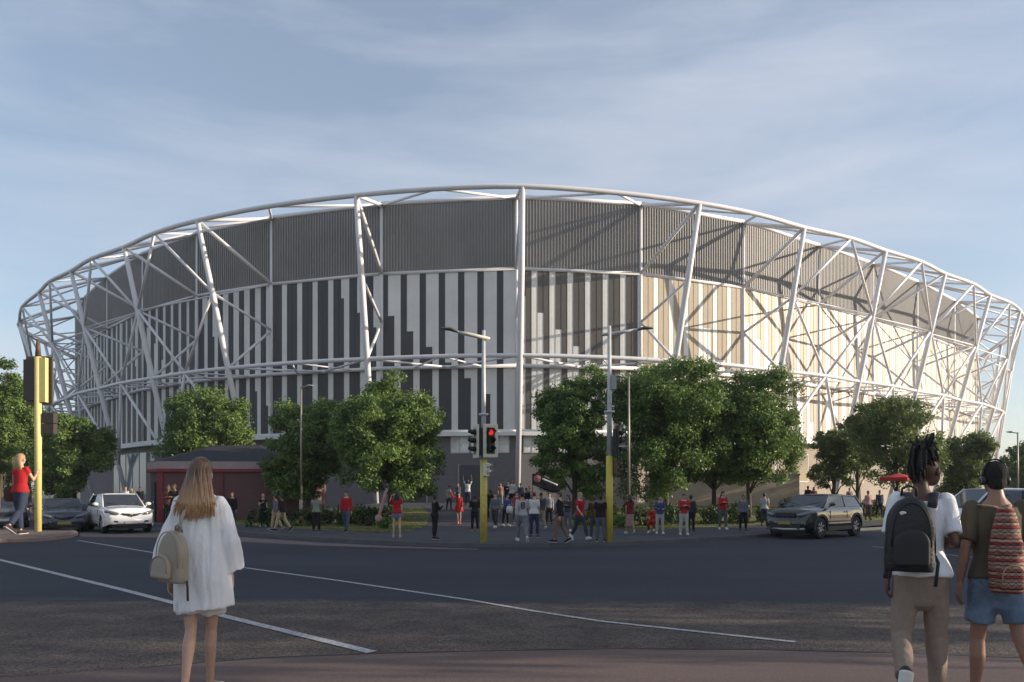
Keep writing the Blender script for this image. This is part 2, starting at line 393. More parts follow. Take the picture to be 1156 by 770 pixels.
# ---------------------------------------------------------------- stadium
stadium=empty('stadium',(0,0,0),0,'huge round stadium wrapped in a white steel tube lattice over striped grey cladding','stadium')
ZT,ZB,ZC,ZR,ZM=24.5,19.06,6.4,22.8,11.6     # cladding top, band border, cladding bottom, outer ring, middle ring
posts={0:(583,1.0),-1:(431,1.024),-2:(307,1.075),-3:(223,1.138),-4:(162,1.235),-5:(122,1.37),-6:(97,1.51),-7:(86,1.67),
       1:(723,1.024),2:(839,1.092),3:(924,1.195),4:(985,1.29),5:(1035,1.40),6:(1077,1.54),7:(1103,1.69)}
D0=62.
V={i:Vector(((px-CX)*u*D0/F,u*D0,0)) for i,(px,u) in posts.items()}
V[-8]=Vector((-59.3,113,0)); V[-9]=Vector((-60.8,123,0)); V[8]=Vector((65.2,114.5,0)); V[9]=Vector((67.6,124.5,0))
NB=9
ringpx={-6:(22,362),-5:(44,330),-4:(80,306),-3:(140,279),-2:(223,249),-1:(402,220.5),0:(590,210.5),1:(790,229.5),2:(908,257),3:(1000,283),4:(1067,309),5:(1118,333)}
P={}
for i,(px,py) in ringpx.items():
    d=F*(ZR-EYE)/(HZ-py); P[i]=Vector(((px-CX)*d/F,d,ZR))
P[-7]=Vector((-63.5,103,ZR)); P[-8]=Vector((-66.5,113.5,ZR)); P[-9]=Vector((-68,124,ZR))
P[6]=Vector((59.3,93.0,ZR)); P[7]=Vector((65.6,103.3,ZR)); P[8]=Vector((70.3,114.5,ZR)); P[9]=Vector((73.3,126,ZR))
idx=list(range(-NB,NB+1))
def at_z(a,b,z): t=(z-a.z)/(b.z-a.z); return a.lerp(b,t)
B={}; Mid={}; K={}
for i in idx:
    out=(P[i]-V[i]); out.z=0; out.normalize()
    B[i]=V[i]+out*1.3; B[i].z=0
    Mid[i]=at_z(B[i],P[i],ZM); K[i]=at_z(B[i],P[i],17.4)
def qb(a,b,c,t): return a*(1-t)**2+b*2*t*(1-t)+c*t*t
def ring_mid(D,i,j,z):
    """point half way between two nodes, pushed out a little to keep the ring round"""
    p=(D[i]+D[j])/2; t=(D[j]-D[i]); n=Vector((t.y,-t.x,0)).normalized(); p=p+n*(t.length*.035); p.z=z; return p
N={i:ring_mid(P,i,i+1,ZR) for i in idx[:-1]}
Q={i:ring_mid(Mid,i,i+1,ZM) for i in idx[:-1]}
S=stadium
def smooth_ring(D,H,sub=3):
    """catmull-rom through nodes and half nodes"""
    pts=[]
    for i in idx[:-1]: pts+= [D[i],H[i]]
    pts.append(D[idx[-1]]); out=[]
    for k in range(len(pts)-1):
        p0=pts[max(k-1,0)];p1=pts[k];p2=pts[k+1];p3=pts[min(k+2,len(pts)-1)]
        for s in range(sub):
            t=s/sub; out.append(.5*((2*p1)+(p2-p0)*t+(2*p0-5*p1+4*p2-p3)*t*t+(3*p1-p0-3*p2+p3)*t**3))
    out.append(pts[-1]); return out
m=MB(); m.path(smooth_ring(P,N),.18,10); m.build('top_ring',white_steel,S)
m=MB(); m.path(smooth_ring(Mid,Q),.165,10); m.build('middle_ring',white_steel,S)
inn={i:V[i]+(P[i]-V[i]).normalized()*.55 for i in idx}
def lvl(v,z): return Vector((v.x,v.y,z))
for z,r,nm in ((ZM-.1,.15,'inner_ring'),(ZT+.12,.17,'parapet_tube'),(ZB,.13,'band_rail'),(ZC+.02,.16,'sill_rail')):
    m=MB()
    for i in idx[:-1]: m.tube(lvl(inn[i] if nm=='inner_ring' else V[i]+(P[i]-V[i]).normalized()*.2,z),lvl(inn[i+1] if nm=='inner_ring' else V[i+1]+(P[i+1]-V[i+1]).normalized()*.2,z),r,n=8)
    m.build(nm,white_steel,S)
for i in idx:
    m=MB(); m.loft([(B[i],.18,.18),(Mid[i],.235,.235),(K[i],.235,.235),(P[i],.18,.18)],n=10,side=(.3,.9,.1)); m.build('column',white_steel,S)
    m=MB(); f=V[i]+(P[i]-V[i]).normalized()*.12; m.tube(lvl(f,ZC),lvl(f,ZT+.1),.13,n=8); m.build('facade_post',white_steel,S)
    m=MB(); m.tube(P[i],lvl(f,ZB),.15,n=8); m.build('outrigger_strut',white_steel,S)
    m=MB(); m.tube(K[i],lvl(f,15.2),.11,n=8); m.tube(lvl(f,15.2),Mid[i],.11,n=8); m.build('outrigger_brace',white_steel,S)
    m=MB(); m.tube(P[i],lvl(f,ZT),.15,n=8); m.build('roof_strut',white_steel,S)
for i in idx[:-1]:
    for j in (i,i+1):
        if not -3<i<2:
            m=MB(); m.tube(N[i],K[j],.12,n=8); m.build('upper_brace',white_steel,S)
            m=MB(); m.tube(K[j],Q[i],.115,n=8); m.build('lower_brace',white_steel,S)
        f=V[j]+(P[j]-V[j]).normalized()*.12
        m=MB(); m.tube(N[i],lvl(f,ZT),.10,n=8); m.build('roof_lacing',white_steel,S)
    m=MB(); a=Mid[i]; b=inn[i]
    m.tube(Mid[i],lvl((inn[i]+inn[i+1])/2,ZM-.1),.09,n=6); m.tube(Mid[i+1],lvl((inn[i]+inn[i+1])/2,ZM-.1),.09,n=6)
    m.tube(Q[i],lvl(inn[i].lerp(inn[i+1],.25),ZM-.1),.07,n=6); m.tube(Q[i],lvl(inn[i].lerp(inn[i+1],.75),ZM-.1),.07,n=6)
    m.build('ring_lacing',white_steel,S)
    if -3<i<2: continue
    for j,o_ in ((i,i+1),(i+1,i)):
        f=V[o_]+(P[o_]-V[o_]).normalized()*.12; m=MB(); m.tube(K[j],lvl(f,ZB),.075,n=6); m.build('secondary_brace',white_steel,S)
    foot=[at_z(B[k],P[k],4.2) for k in (i,i+1)]
    m=MB(); m.tube(Q[i],foot[0],.13,n=8); m.build('base_brace',white_steel,S)
    m=MB(); m.tube(Q[i],foot[1],.13,n=8); m.build('base_brace',white_steel,S)
# cladding
NC=42
def steps(i,s):
    """dark stripe of period s in bay i: (columns above the step, below it, height fraction of the step from the top)"""
    if i==-1: return (2,4,min(.28+.10*s,.98)) if s<6 else (2,2,.5)
    if i==-2: return (4,4,.5) if s<4 else (3,4,.12+.1*(s-4))
    if i==0:  return (4,2,.16+.105*s)
    if i==1:  return (4,4,.5) if s<4 else (4,1,.1+.2*(s-3))
    if i==2:  return (4,2,.25+.1*s)
    if i==-3: return (3,4,.2+.1*s)
    if i==-4: return (4,3,.15+.12*s)
    if i<-4:  return (4,4,.5) if (s+i)%3 else (3,4,.4)
    return (3,3,.5) if (s+i)%2 else (3,2,.45)
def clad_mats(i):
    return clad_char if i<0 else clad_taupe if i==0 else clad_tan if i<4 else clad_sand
def bay_frame(i):
    a,b=V[i],V[i+1]; t=(b-a); Lg=t.length; t.normalize(); n=Vector((t.y,-t.x,0)); return a,t,n,Lg
for i in idx[:-1]:
    a,t,n,Lg=bay_frame(i)
    # upper ribbed band: standing ribs on a back sheet
    m=MB(); nr=int(Lg/.24); 
    m.add([a+n*0+Vector((0,0,ZB)),a+t*Lg+Vector((0,0,ZB)),a+t*Lg+Vector((0,0,ZT)),a+Vector((0,0,ZT))],[(0,1,2,3)])
    for k in range(nr):
        x0=(k+.25)*Lg/nr; x1=(k+.72)*Lg/nr; q=[a+t*x0,a+t*(x0+.02)+n*.10,a+t*(x1-.02)+n*.10,a+t*x1]
        vs=[Vector((p.x,p.y,z)) for z in (ZB+.02,ZT-.02) for p in q]
        m.add(vs,[(0,1,5,4),(1,2,6,5),(2,3,7,6),(4,5,6,7),(3,2,1,0)])
    m.build('ribbed_band',rib_grey,S)
    # striped cladding: folded sheet, alternate columns proud
    rows=30; m=MB(); cw=Lg/NC; hgt=ZB-ZC
    zs=[ZB-hgt*r/rows for r in range(rows+1)]
    for c in range(NC):
        s,k=divmod(c,6); top,bot,fr=steps(i,s); o=.022*(c%2)
        A=a+t*(c*cw)+n*o; Bq=a+t*((c+1)*cw)+n*o
        runs=[]; 
        for r in range(rows):
            wd=top if (r+.5)/rows<fr else bot
            dark = (k<wd) if i<0 else (k>=6-wd-1 and k<5)
            if runs and runs[-1][2]==dark: runs[-1][1]=r+1
            else: runs.append([r,r+1,dark])
        for r0,r1,dk in runs:
            m.add([lvl(A,zs[r1]),lvl(Bq,zs[r1]),lvl(Bq,zs[r0]),lvl(A,zs[r0])],[(0,1,2,3)],1 if dk else 0)
            if c%2:
                A0=a+t*(c*cw); B0=a+t*((c+1)*cw)
                m.add([lvl(A0,zs[r1]),lvl(A,zs[r1]),lvl(A,zs[r0]),lvl(A0,zs[r0])],[(0,1,2,3)],1 if dk else 0)
                m.add([lvl(Bq,zs[r1]),lvl(B0,zs[r1]),lvl(B0,zs[r0]),lvl(Bq,zs[r0])],[(0,1,2,3)],1 if dk else 0)
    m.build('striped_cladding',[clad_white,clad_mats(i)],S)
    # base storey set back under the cladding
    m=MB(); a2=a-n*.5
    m.add([lvl(a2,0),lvl(a2+t*Lg,0),lvl(a2+t*Lg,ZC),lvl(a2,ZC)],[(0,1,2,3)])
    m.add([lvl(a2,ZC-.01),lvl(a2+t*Lg,ZC-.01),lvl(a+t*Lg+n*.05,ZC-.01),lvl(a+n*.05,ZC-.01)],[(0,1,2,3)])
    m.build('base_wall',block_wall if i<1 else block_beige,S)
# windows of the base storey, left and right of the middle column
def wall_box(i,x0,x1,z0,z1,thick,mat,name,parent,off=.0):
    a,t,n,Lg=bay_frame(i); a=a-n*.5
    m=MB(); q=[a+t*x0+n*(off),a+t*x1+n*(off),a+t*x1+n*(off+thick),a+t*x0+n*(off+thick)]
    m.prism([(p.x,p.y) for p in q],z0,z1); return m.build(name,mat,parent)
frame_w=M('window_frame_white',(.55,.54,.52),.5,0,.05)
bright_pane=M('painted_pane_sky',(.72,.72,.66),.3,0,.35,1.2,spec=.7)  # brightness of reflected sky painted into the pane colour
for i,xs in ((-1,(5.5,7.1,8.7)),(0,(.6,2.2,3.8))):
    for x in xs:
        w=wall_box(i,x,x+1.5,4.75,6.25,.06,frame_w,'window',S)
        wall_box(i,x+.08,x+1.42,4.83,6.17,.02,bright_pane,'pane',w,.061)
        wall_box(i,x+.70,x+.76,4.83,6.17,.03,frame_w,'mullion',w,.082)
for i,x,wd,h in ((-1,6.2,2.2,3.4),(-1,1.5,2.0,3.2),(0,6.5,2.4,3.2)):
    dr=wall_box(i,x,x+wd,.5,h+.4,.05,M('roller_door',(.06,.06,.068),.6,0,.1,2,),'door',S)
    wall_box(i,x-.12,x-.005,.5,h+.5,.08,concrete,'jamb',dr); wall_box(i,x+wd+.005,x+wd+.12,.5,h+.5,.08,concrete,'jamb',dr)
# left entrance: glazed bays behind white posts
for i in (-5,-4,-3):
    a,t,n,Lg=bay_frame(i)
    for k in range(5):
        x=.4+k*(Lg-.8)/5; ww=(Lg-.8)/5-.15
        w=wall_box(i,x,x+ww,1.0,5.6,.05,M('entrance_frame',(.30,.31,.34),.5,0,.05),'window',S)
        wall_box(i,x+.08,x+ww-.08,1.1,5.5,.02,M('entrance_glass',(.12,.16,.22),.06,0,.3,.4,spec=.8),'pane',w,.051)
for i in (2,3,4,5):
    a,t,n,Lg=bay_frame(i)
    for k in range(4):
        x=.5+k*(Lg-1)/4; ww=(Lg-1)/4-.4
        w=wall_box(i,x,x+ww,2.6,5.2,.05,frame_w,'window',S)
        wall_box(i,x+.08,x+ww-.08,2.7,5.1,.02,win_glass,'pane',w,.051)
# pale ledge under the cladding and the rest of the bowl behind
m=MB()
for i in idx[:-1]:
    a,t,n,Lg=bay_frame(i); q=[a-n*.45,a+t*Lg-n*.45,a+t*Lg+n*.3,a+n*.3]; m.prism([(p.x,p.y) for p in q],ZC-.32,ZC-.02)
m.build('sill_ledge',clad_white,S)
back=[V[9]]+[Vector((5+66*math.cos(R(k)),150+58*math.sin(R(k)),0)) for k in range(0,181,12)]+[V[-9]]
m=MB()
for p,q in zip(back[:-1],back[1:]): m.add([lvl(p,0),lvl(p,ZT),lvl(q,ZT),lvl(q,0)],[(0,1,2,3)])
m.build('rear_wall',rib_grey,S)
ringp=[V[i] for i in idx]; cen=Vector((4,128,0)); m=MB(); allp=ringp+back[1:-1]
vs=[lvl(p,ZT-.4) for p in allp]+[lvl(p.lerp(cen,.35),ZT+1.0) for p in allp]; n=len(allp)
m.add(vs,[(i,(i+1)%n,n+(i+1)%n,n+i) for i in range(n)]); m.build('roof',rib_grey,S)

# ---------------------------------------------------------------- unseen block added off to the right to shade the crossing
tb=empty('added_shade_block',(44,20.85,0),0,'long unseen brick block added beyond the right edge to shade the junction','building')
m=MB(); m.box((0,0,7.3),(12,22.3,14.6)); m.build('wall',brick('shade_block_brick',(.22,.12,.08),(.25,.14,.10),(.3,.27,.24),3),tb)
m=MB(); m.box((0,0,14.75),(12.6,22.9,.3)); m.build('roof',concrete,tb)
for k in range(6):
    for fl in range(4):
        m=MB(); m.box((-6.03,-9.5+k*3.8,2+fl*3.3),(.06,1.5,1.8)); w=m.build('window',frame_w,tb)
        m=MB(); m.box((-6.07,-9.5+k*3.8,2+fl*3.3),(.03,1.3,1.6)); m.build('pane',win_glass,w)
# ---------------------------------------------------------------- trees, hedges
def leaf_cloud(centres, radii, per, size, seed, tints=None, flat=.75):
    """many leaf-sized bent quads gathered in clumps; returns a mesh with a per-face tint"""
    rng=np.random.default_rng(seed); C=np.repeat(np.array(centres),per,0); Rr=np.repeat(np.array(radii),per)
    n=len(C); d=rng.normal(size=(n,3)); d/=np.linalg.norm(d,axis=1)[:,None]
    rad=Rr*(.35+.65*rng.random(n)**.6)*(1+.18*rng.normal(size=n)); p=C+d*rad[:,None]*np.array([1,1,flat])
    nm=d*.6+rng.normal(size=(n,3))*.6+np.array([0,0,.45]); nm/=np.linalg.norm(nm,axis=1)[:,None]
    u=np.cross(nm,rng.normal(size=(n,3))); u/=np.linalg.norm(u,axis=1)[:,None]; w=np.cross(nm,u)
    s=size*(.65+.7*rng.random(n))[:,None]
    v=np.stack([p-u*s, p+w*s*.48-nm*s*.12, p+u*s*.9-nm*s*.25, p-w*s*.48-nm*s*.12],1).reshape(-1,3)
    me=bpy.data.meshes.new('leaves'); me.vertices.add(4*n); me.vertices.foreach_set('co',v.ravel())
    me.loops.add(4*n); me.loops.foreach_set('vertex_index',np.arange(4*n,dtype=np.int32))
    me.polygons.add(n); me.polygons.foreach_set('loop_start',np.arange(0,4*n,4,dtype=np.int32))
    me.update(calc_edges=True)
    ct=rng.random(len(centres)) if tints is None else np.array(tints)
    t=np.clip(.55*np.repeat(ct,per)+.45*rng.random(n)+rng.normal(size=n)*.06,0,1)
    at_=me.attributes.new('tint','FLOAT','FACE'); at_.data.foreach_set('value',t.astype(np.float32))
    return me
def crown_mesh(h,r,seed,nclump=95,per=150,size=.12,base=.22):
    """h total height, r crown radius; lobed crown from base*h up"""
    rng=random.Random(seed); cs=[];rs=[];lobes=[]
    zc=h*(1+base)/2; rz=h*(1-base)/2
    for k in range(11):
        a=k*6.28/11*3+rng.uniform(-.4,.4); q=rng.uniform(.38,.62); lobes.append((r*q*math.cos(a),r*q*math.sin(a),zc+rz*rng.uniform(-.55,.6),r*rng.uniform(.42,.60)))
    lobes.append((0,0,zc+rz*.45,r*.55)); lobes.append((0,0,zc,r*.6))
    while len(cs)<nclump:
        lx,ly,lz,lr=rng.choice(lobes); v=Vector((rng.gauss(0,1),rng.gauss(0,1),rng.gauss(0,1))).normalized()*(lr*rng.uniform(.55,1.0))
        p=Vector((lx,ly,lz))+Vector((v.x,v.y,v.z*rz/r*.9))
        if p.z>h-.35 or p.z<h*base: continue
        k=(p.z-zc)/rz; 
        if math.hypot(p.x,p.y)>r*math.sqrt(max(1-k*k*.75,.05)): continue
        cs.append(tuple(p)); rs.append(rng.uniform(.34,.60)*max(r/2.4,.6))
    return leaf_cloud(cs,rs,per,size,seed), cs
def trunk_mesh(h,r,cs,seed,base=.22,tr=.13):
    rng=random.Random(seed); m=MB(); top=Vector((rng.uniform(-.2,.2),rng.uniform(-.2,.2),h*.72))
    pts=[Vector((0,0,-.15)),Vector((0,0,.15)),Vector((rng.uniform(-.06,.06),rng.uniform(-.06,.06),h*.22)),Vector((rng.uniform(-.12,.12),0,h*.45)),top]
    m.path(pts,[tr*1.35,tr*1.05,tr*.9,tr*.6,tr*.2],8)
    for c in rng.sample(cs,min(16,len(cs))):
        c=Vector(c); z0=min(max(c.z-h*.28,h*.16),h*.6); k=z0/(h*.72); s=Vector((top.x*k,top.y*k,z0)); md=s.lerp(c,.5)+Vector((0,0,.12*h*.3))
        m.path([s,md,c],[tr*.42,tr*.28,tr*.08],6)
    return m.mesh('trunk')
_tm={}
def tree(px, py_base, d, top, wpx, variant, label, leafm=leafA, per=250, base=.2, group='street trees in front of the stadium', name='tree'):
    """px: pixel column, d: metres away, top: pixel row of the crown top, wpx: crown width in pixels"""
    p=at_d(px,d); h=zpx(top,d)-p.z; r=wpx*d/F/2
    cm,cs=crown_mesh(h,r,variant,per=per,base=base,nclump=int(110+40*r*r**.4),size=.036+.00115*d)
    e=empty(name,p,0,label,'tree',group)
    link('trunk',trunk_mesh(h,r,cs,variant+50,base),bark,e); link('crown',cm,leafm,e)
tree(348,0,41,447,96,11,'dark broad tree just right of the brick kiosk, behind the slim lamp post',base=.10)
tree(440,0,39,413,124,12,'tallest tree left of the stadium steps, beside the brick kiosk tree',base=.09,per=290)
tree(236,0,46.5,433,108,13,'round bright green tree rising behind the roof of the brick kiosk',base=.2)
tree(84,0,46,463,86,14,'bright tree behind the parked dark blue saloon on the left',base=.12)
tree(0,0,50,398,86,15,'big dark tree cut by the left edge of the photograph',base=.1)
tree(34,0,62,452,80,16,'smaller dim tree between the yellow signal pole and the left edge tree',leafm=leafB,base=.1,per=110)
tree(648,0,40,410,94,17,'narrow tree standing left of the right hand signal pole',base=.13)
tree(752,0,40,401,138,18,'tallest tree of the right hand row, beside the slim lamp post',base=.10,per=290)
tree(846,0,41,412,126,19,'wide sunlit tree at the right end of the dense row, behind the dark off-roader',base=.10,per=290)
tree(806,0,46,428,90,20,'tree filling the gap between the two big trees of the right hand row',leafm=leafB,base=.12,per=150)
tree(942,0,50,482,58,21,'small thin tree right of the pale concrete wall end',base=.25,per=100,leafm=leafD)
tree(1012,0,46,447,104,22,'airy tree directly behind the man with the dreadlocks',base=.2,per=105,leafm=leafD)
tree(968,0,53,452,60,23,'tall thin tree between the small one and the dreadlocked man',leafm=leafD,base=.25,per=130)
tree(1092,0,50,484,64,24,'pale green tree seen between the two walking men',base=.12,per=150,leafm=leafD)
tree(1163,0,58,496,60,25,'tree at the right edge beside the tall lamp post',leafm=leafD,base=.1,per=130)
def dapple_tree(x,y,h,r,seed,label):  # unseen trees added off frame to break up the sunlight
    cm,cs=crown_mesh(h,r,seed,per=46,base=.34,nclump=95,size=.17); e=empty('tree',(x,y,0),0,label,'tree','unseen plane trees added to dapple the foreground')
    link('trunk',trunk_mesh(h,r,cs,seed+9,.34,.24),bark,e); link('crown',cm,leafA,e)
dapple_tree(21,2.2,11.0,4.0,61,'unseen plane tree nearest the camera, added beyond the right edge to dapple the near pavement')
dapple_tree(24,8.2,11.5,4.2,62,'unseen plane tree added beyond the right edge beside the shade block to dapple the road')
def hedge(poly_px, d, wdeep, hgt, seed, label, name='hedge'):
    """row of shrubs between two pixel columns"""
    rng=random.Random(seed); a=at_d(poly_px[0],d); b=at_d(poly_px[1],d); cs=[];rs=[]
    Lg=(b-a).length; n=int(Lg*wdeep*2.2)
    c0=(a+b)/2; c0.z=0
    for k in range(n):
        x=rng.uniform(0,1); y=rng.uniform(-.5,.5)*wdeep; hh=hgt*(.75+.35*noise.noise((x*Lg*.7,y,seed)))
        p=a.lerp(b,x); p.y+=y; z=zg(p.x,p.y)
        for q in (.25,.6,.9): cs.append((p.x-c0.x,p.y-c0.y,z+hh*q+rng.uniform(-.1,.1))); rs.append(rng.uniform(.2,.34))
    me=leaf_cloud(cs,rs,42,.085,seed)
    tag(link(name,me,leafC,None,c0),label,'hedge','hedges and shrub beds behind the grass')
hedge((288,468),36.2,2.4,.95,31,'long clipped dark hedge under the two left trees')
hedge((655,775),36.4,2.0,1.05,32,'dark hedge under the narrow tree, right of the steps')
hedge((778,872),37.5,2.2,1.0,33,'sunlit hedge behind the dark off-roader and the waiting people')
hedge((874,1030),44,2.0,.9,34,'low hedge running behind the dark off-roader to the right')
def shrub(px,d,s,seed,label):
    rng=random.Random(seed); p=at_d(px,d); cs=[(rng.uniform(-.4,.4)*s,rng.uniform(-.4,.4)*s,rng.uniform(.15,.75)*s) for _ in range(16)]
    tag(link('shrub',leaf_cloud(cs,[.25*s]*16,30,.08,seed),leafA,None,p),label,'shrub','loose shrubs on the verges')
shrub(433,34.2,.62,41,'small bright shrub on the grass below the flag bearer')
shrub(704,35.0,.72,42,'leafy shrub on the grass right of the right signal pole')
shrub(655,36,.6,43,'low shrub at the left tip of the right hand verge')

# ---------------------------------------------------------------- kiosk
kb=at_d(238,42.6,.0); kb.z=.12
kiosk=empty('brick_kiosk',kb,R(4),'low dark red brick kiosk with chamfered corner, red trim and black hipped roof','kiosk')
red_trim=M('red_trim',(.20,.012,.016),.5,0,.1)
kbrick=brick('kiosk_brick',(.115,.052,.052),(.14,.064,.062),(.11,.078,.078),5)
kp=[(-3.25,.3),(-2.1,-1.4),(4.2,-1.4),(5.4,.2),(5.4,4.2),(4.2,5.6),(-2.1,5.6),(-3.25,4.2)]
m=MB(); m.prism(kp,-.3,2.75); m.build('wall',kbrick,kiosk)
def off(poly,d): 
    c=(sum(p[0] for p in poly)/len(poly),sum(p[1] for p in poly)/len(poly)); return [(c[0]+(p[0]-c[0])*(1+d),c[1]+(p[1]-c[1])*(1+d)) for p in poly]
m=MB(); m.prism(off(kp,.035),2.78,3.16); m.build('fascia',M('kiosk_fascia',(.33,.24,.24),.6,0,.1,3),kiosk)
m=MB(); m.prism(off(kp,.045),2.62,2.775); m.build('trim',red_trim,kiosk)
m=MB(); pk=off(kp,.03); ap=[(.4,2.1),(1.7,2.1)]
o=[(x,y,3.17) for x,y in pk]; m.add(o+[(x*.35+.7,y*.25+1.6,4.15) for x,y in pk],[(i,(i+1)%8,8+(i+1)%8,8+i) for i in range(8)]+[tuple(range(8,16))]); m.build('roof',M('kiosk_roof',(.022,.024,.032),.85,0,.2,4,.3,30),kiosk)
dv=(Vector((-2.1,-1.4,0))-Vector((-3.25,.3,0))).normalized(); ang=math.atan2(dv.y,dv.x)
m=MB(); c=Vector((-3.25,.3,0)).lerp(Vector((-2.1,-1.4,0)),.45)+Vector((dv.y,-dv.x,0))*.05; m.box((c.x,c.y,1.05),(.62,.1,2.1),0,Matrix.Rotation(ang,3,'Z')); dr=m.build('door',M('kiosk_door',(.022,.030,.024),.6,0,.1),kiosk)
m=MB(); q=c+dv*.22+Vector((dv.y,-dv.x,0))*.08; m.box((q.x,q.y,1.05),(.05,.06,.12)); m.build('handle',chrome,dr)
for x in (-2.1,1.0,4.2):
    m=MB(); m.box((x,-1.43,1.3),(.26 if x<0 else .1,.1,2.62)); m.build('pilaster',red_trim,kiosk)
# retaining wall and stair right of the steps
w=empty('low_wall',at_d(668,48),0,'pale low rendered wall glimpsed under the narrow tree','wall')
m=MB(); m.box((0,0,.9),(4.2,.3,2.3)); m.build('panel',M('render_pale',(.42,.37,.33),.8,0,.12,2),w); m=MB(); m.box((0,0,2.1),(4.3,.36,.12)); m.build('coping',concrete,w)
w=empty('low_wall',at_d(815,52),0,'warm sunlit wall low behind the trunks of the right hand tree row','wall')
m=MB(); m.box((0,0,.8),(10,.3,2.4)); m.build('panel',M('render_warm',(.45,.36,.27),.8,0,.12,2),w); m=MB(); m.box((0,0,2.06),(10.1,.36,.12)); m.build('coping',concrete,w)

# ---------------------------------------------------------------- lamp posts and signals
def lamp_post(px,d,top,armx,label,pole=galv,r=.06):
    p=at_d(px,d); h=zpx(top,d)-p.z; e=empty('street_lamp',p,0,label,'street lamp','slim street lamps')
    m=MB(); m.tube((0,0,0),(0,0,1.1),r*1.5,n=10); m.build('base',pole,e)
    m=MB(); m.loft([((0,0,1.1),r,r),((0,0,h),r*.65,r*.65)],n=10); m.build('pole',pole,e)
    m=MB(); m.tube((0,0,h-.06),(armx*.55,0,h),r*.55,n=8); m.build('arm',pole,e)
    m=MB(); m.loft([((armx*.5,0,h+.01),.10,.05),((armx*.7,0,h+.02),.15,.06),((armx,0,h+.02),.10,.035)],side=(0,1,0),n=10,round0=True,round1=True); m.build('lantern',M('lantern_grey',(.30,.30,.31),.4,.3,0),e)
lamp_post(340,37.6,436,.55,'slim pale street lamp in front of the tree beside the brick kiosk',M('lamp_bronze',(.30,.26,.20),.5,.4,.1))
lamp_post(710,36.6,425,-.75,'slim street lamp standing against the tallest right hand tree',M('lamp_grey',(.36,.33,.29),.5,.4,.1))
lamp_post(1149,46,488,-.6,'tall street lamp near the right edge beyond the man in headphones',M('lamp_grey',(.36,.33,.29),.5,.4,.1))
cream=M('signal_cream',(.62,.58,.46),.5,0,.06)
red_on=M('lens_red_lit',(.75,.03,.02),.3,0,0,emit=.55)
lens_off=[M('lens_red_dark',(.06,.008,.006),.25,0,0),M('lens_amber_dark',(.05,.022,.004),.25,0,0),M('lens_green_dark',(.006,.03,.02),.25,0,0)]
def signal_head(e, c, yaw, s, lit=False, board=None, name='signal_head', n=3, body=black):
    """three aspect head facing yaw (0 = towards the camera); c is its centre"""
    rot=Matrix.Rotation(yaw,3,'Z'); c=Vector(c); H=n*.31*s
    m=MB(); m.box(c,(.33*s,.2*s,H+.04*s),0,rot); hd=m.build(name,body,e)
    if board:
        m=MB(); m.box(c+rot@Vector((0,-.075*s,0)),(.58*s,.05*s,H+.30*s),0,rot); b=m.build('backing_board',board,hd)
        bv=b.modifiers.new('bevel','BEVEL'); bv.width=.07*s; bv.segments=3
    for k in range(n):
        z=(n-1)/2*.31*s-k*.31*s; q=c+rot@Vector((0,-.105*s,z))
        m=MB(); m.lathe([(0,0.03*s),(.06*s,.022*s),(.105*s,0)],q,rot@Vector((0,-1,0)),20)
        m.build('lens',red_on if (lit and k==0) else lens_off[k if n==3 else (0,2)[k]],hd)
        m=MB(); vs=[];fs=[]; seg=14
        for i in range(seg+1):
            a=R(-25)+R(230)*i/seg
            for r_,dy in ((.125,0),(.125,-.24 if 0<a<math.pi else -.12),(.117,-.24 if 0<a<math.pi else -.12),(.117,0)):
                vs.append(q+rot@Vector((math.cos(a)*r_*s,dy*s,math.sin(a)*r_*s)))
        for i in range(seg):
            for j in range(4): fs.append((i*4+j,i*4+(j+1)%4,i*4+4+(j+1)%4,i*4+4+j))
        m.add(vs,fs,0,True); m.build('visor',body,hd)
    return hd
# centre signal with lamp arm
d=at(546,612,None).y; p=at_d(546,d); s=d/F     # metres per pixel here
def Z(py): return zpx(py,d)-p.z
e=empty('traffic_light',p,0,'yellow and grey signal pole with lit red light, lamp arm reaching left','traffic light')
m=MB(); m.tube((0,0,-.02),(0,0,Z(519)),4.0*s,n=14); m.build('pole',yellow,e)
m=MB(); m.loft([((0,0,Z(519)),2.9*s,2.9*s),((0,0,Z(373)),1.9*s,1.9*s)],n=12); m.build('upper_pole',galv,e)
m=MB(); m.lathe([(2.6*s,-.04),(5.5*s,-.03),(5.5*s,.03),(2.6*s,.04)],(0,0,Z(468)),(0,0,1),14); m.build('collar',galv,e)
m=MB(); m.loft([((7*s,0,Z(382.5)),2.5*s,1.8*s),((-18*s,-.1,Z(378)),2.5*s,2.2*s),((-30*s,-.15,Z(375.5)),1.6*s,1.4*s)],side=(0,1,0),n=10); a=m.build('lamp_arm',cream,e)
m=MB(); m.loft([((-29*s,-.15,Z(375.5)),2*s,1.6*s),((-37*s,-.17,Z(372.5)),6*s,2.2*s),((-47*s,-.2,Z(372.5)),4*s,1.2*s)],side=(0,1,0),n=12,round0=True,round1=True); m.build('lantern',M('lantern_dark',(.16,.15,.13),.4,.3,0),a)
signal_head(e,(7*s,-.1,Z(498)),R(22),.86,True,cream)
signal_head(e,(-6.5*s,-.06,Z(498.5)),R(-68),.86,False,cream)
signal_head(e,(3*s,-.1,Z(530)),R(62),.62,False,None,'pedestrian_signal',2,cream)
m=MB(); m.box((0,-.02,Z(513)),(14*s,.06,.05)); m.box((0,-.02,Z(484)),(14*s,.06,.05)); m.build('bracket',black,e)
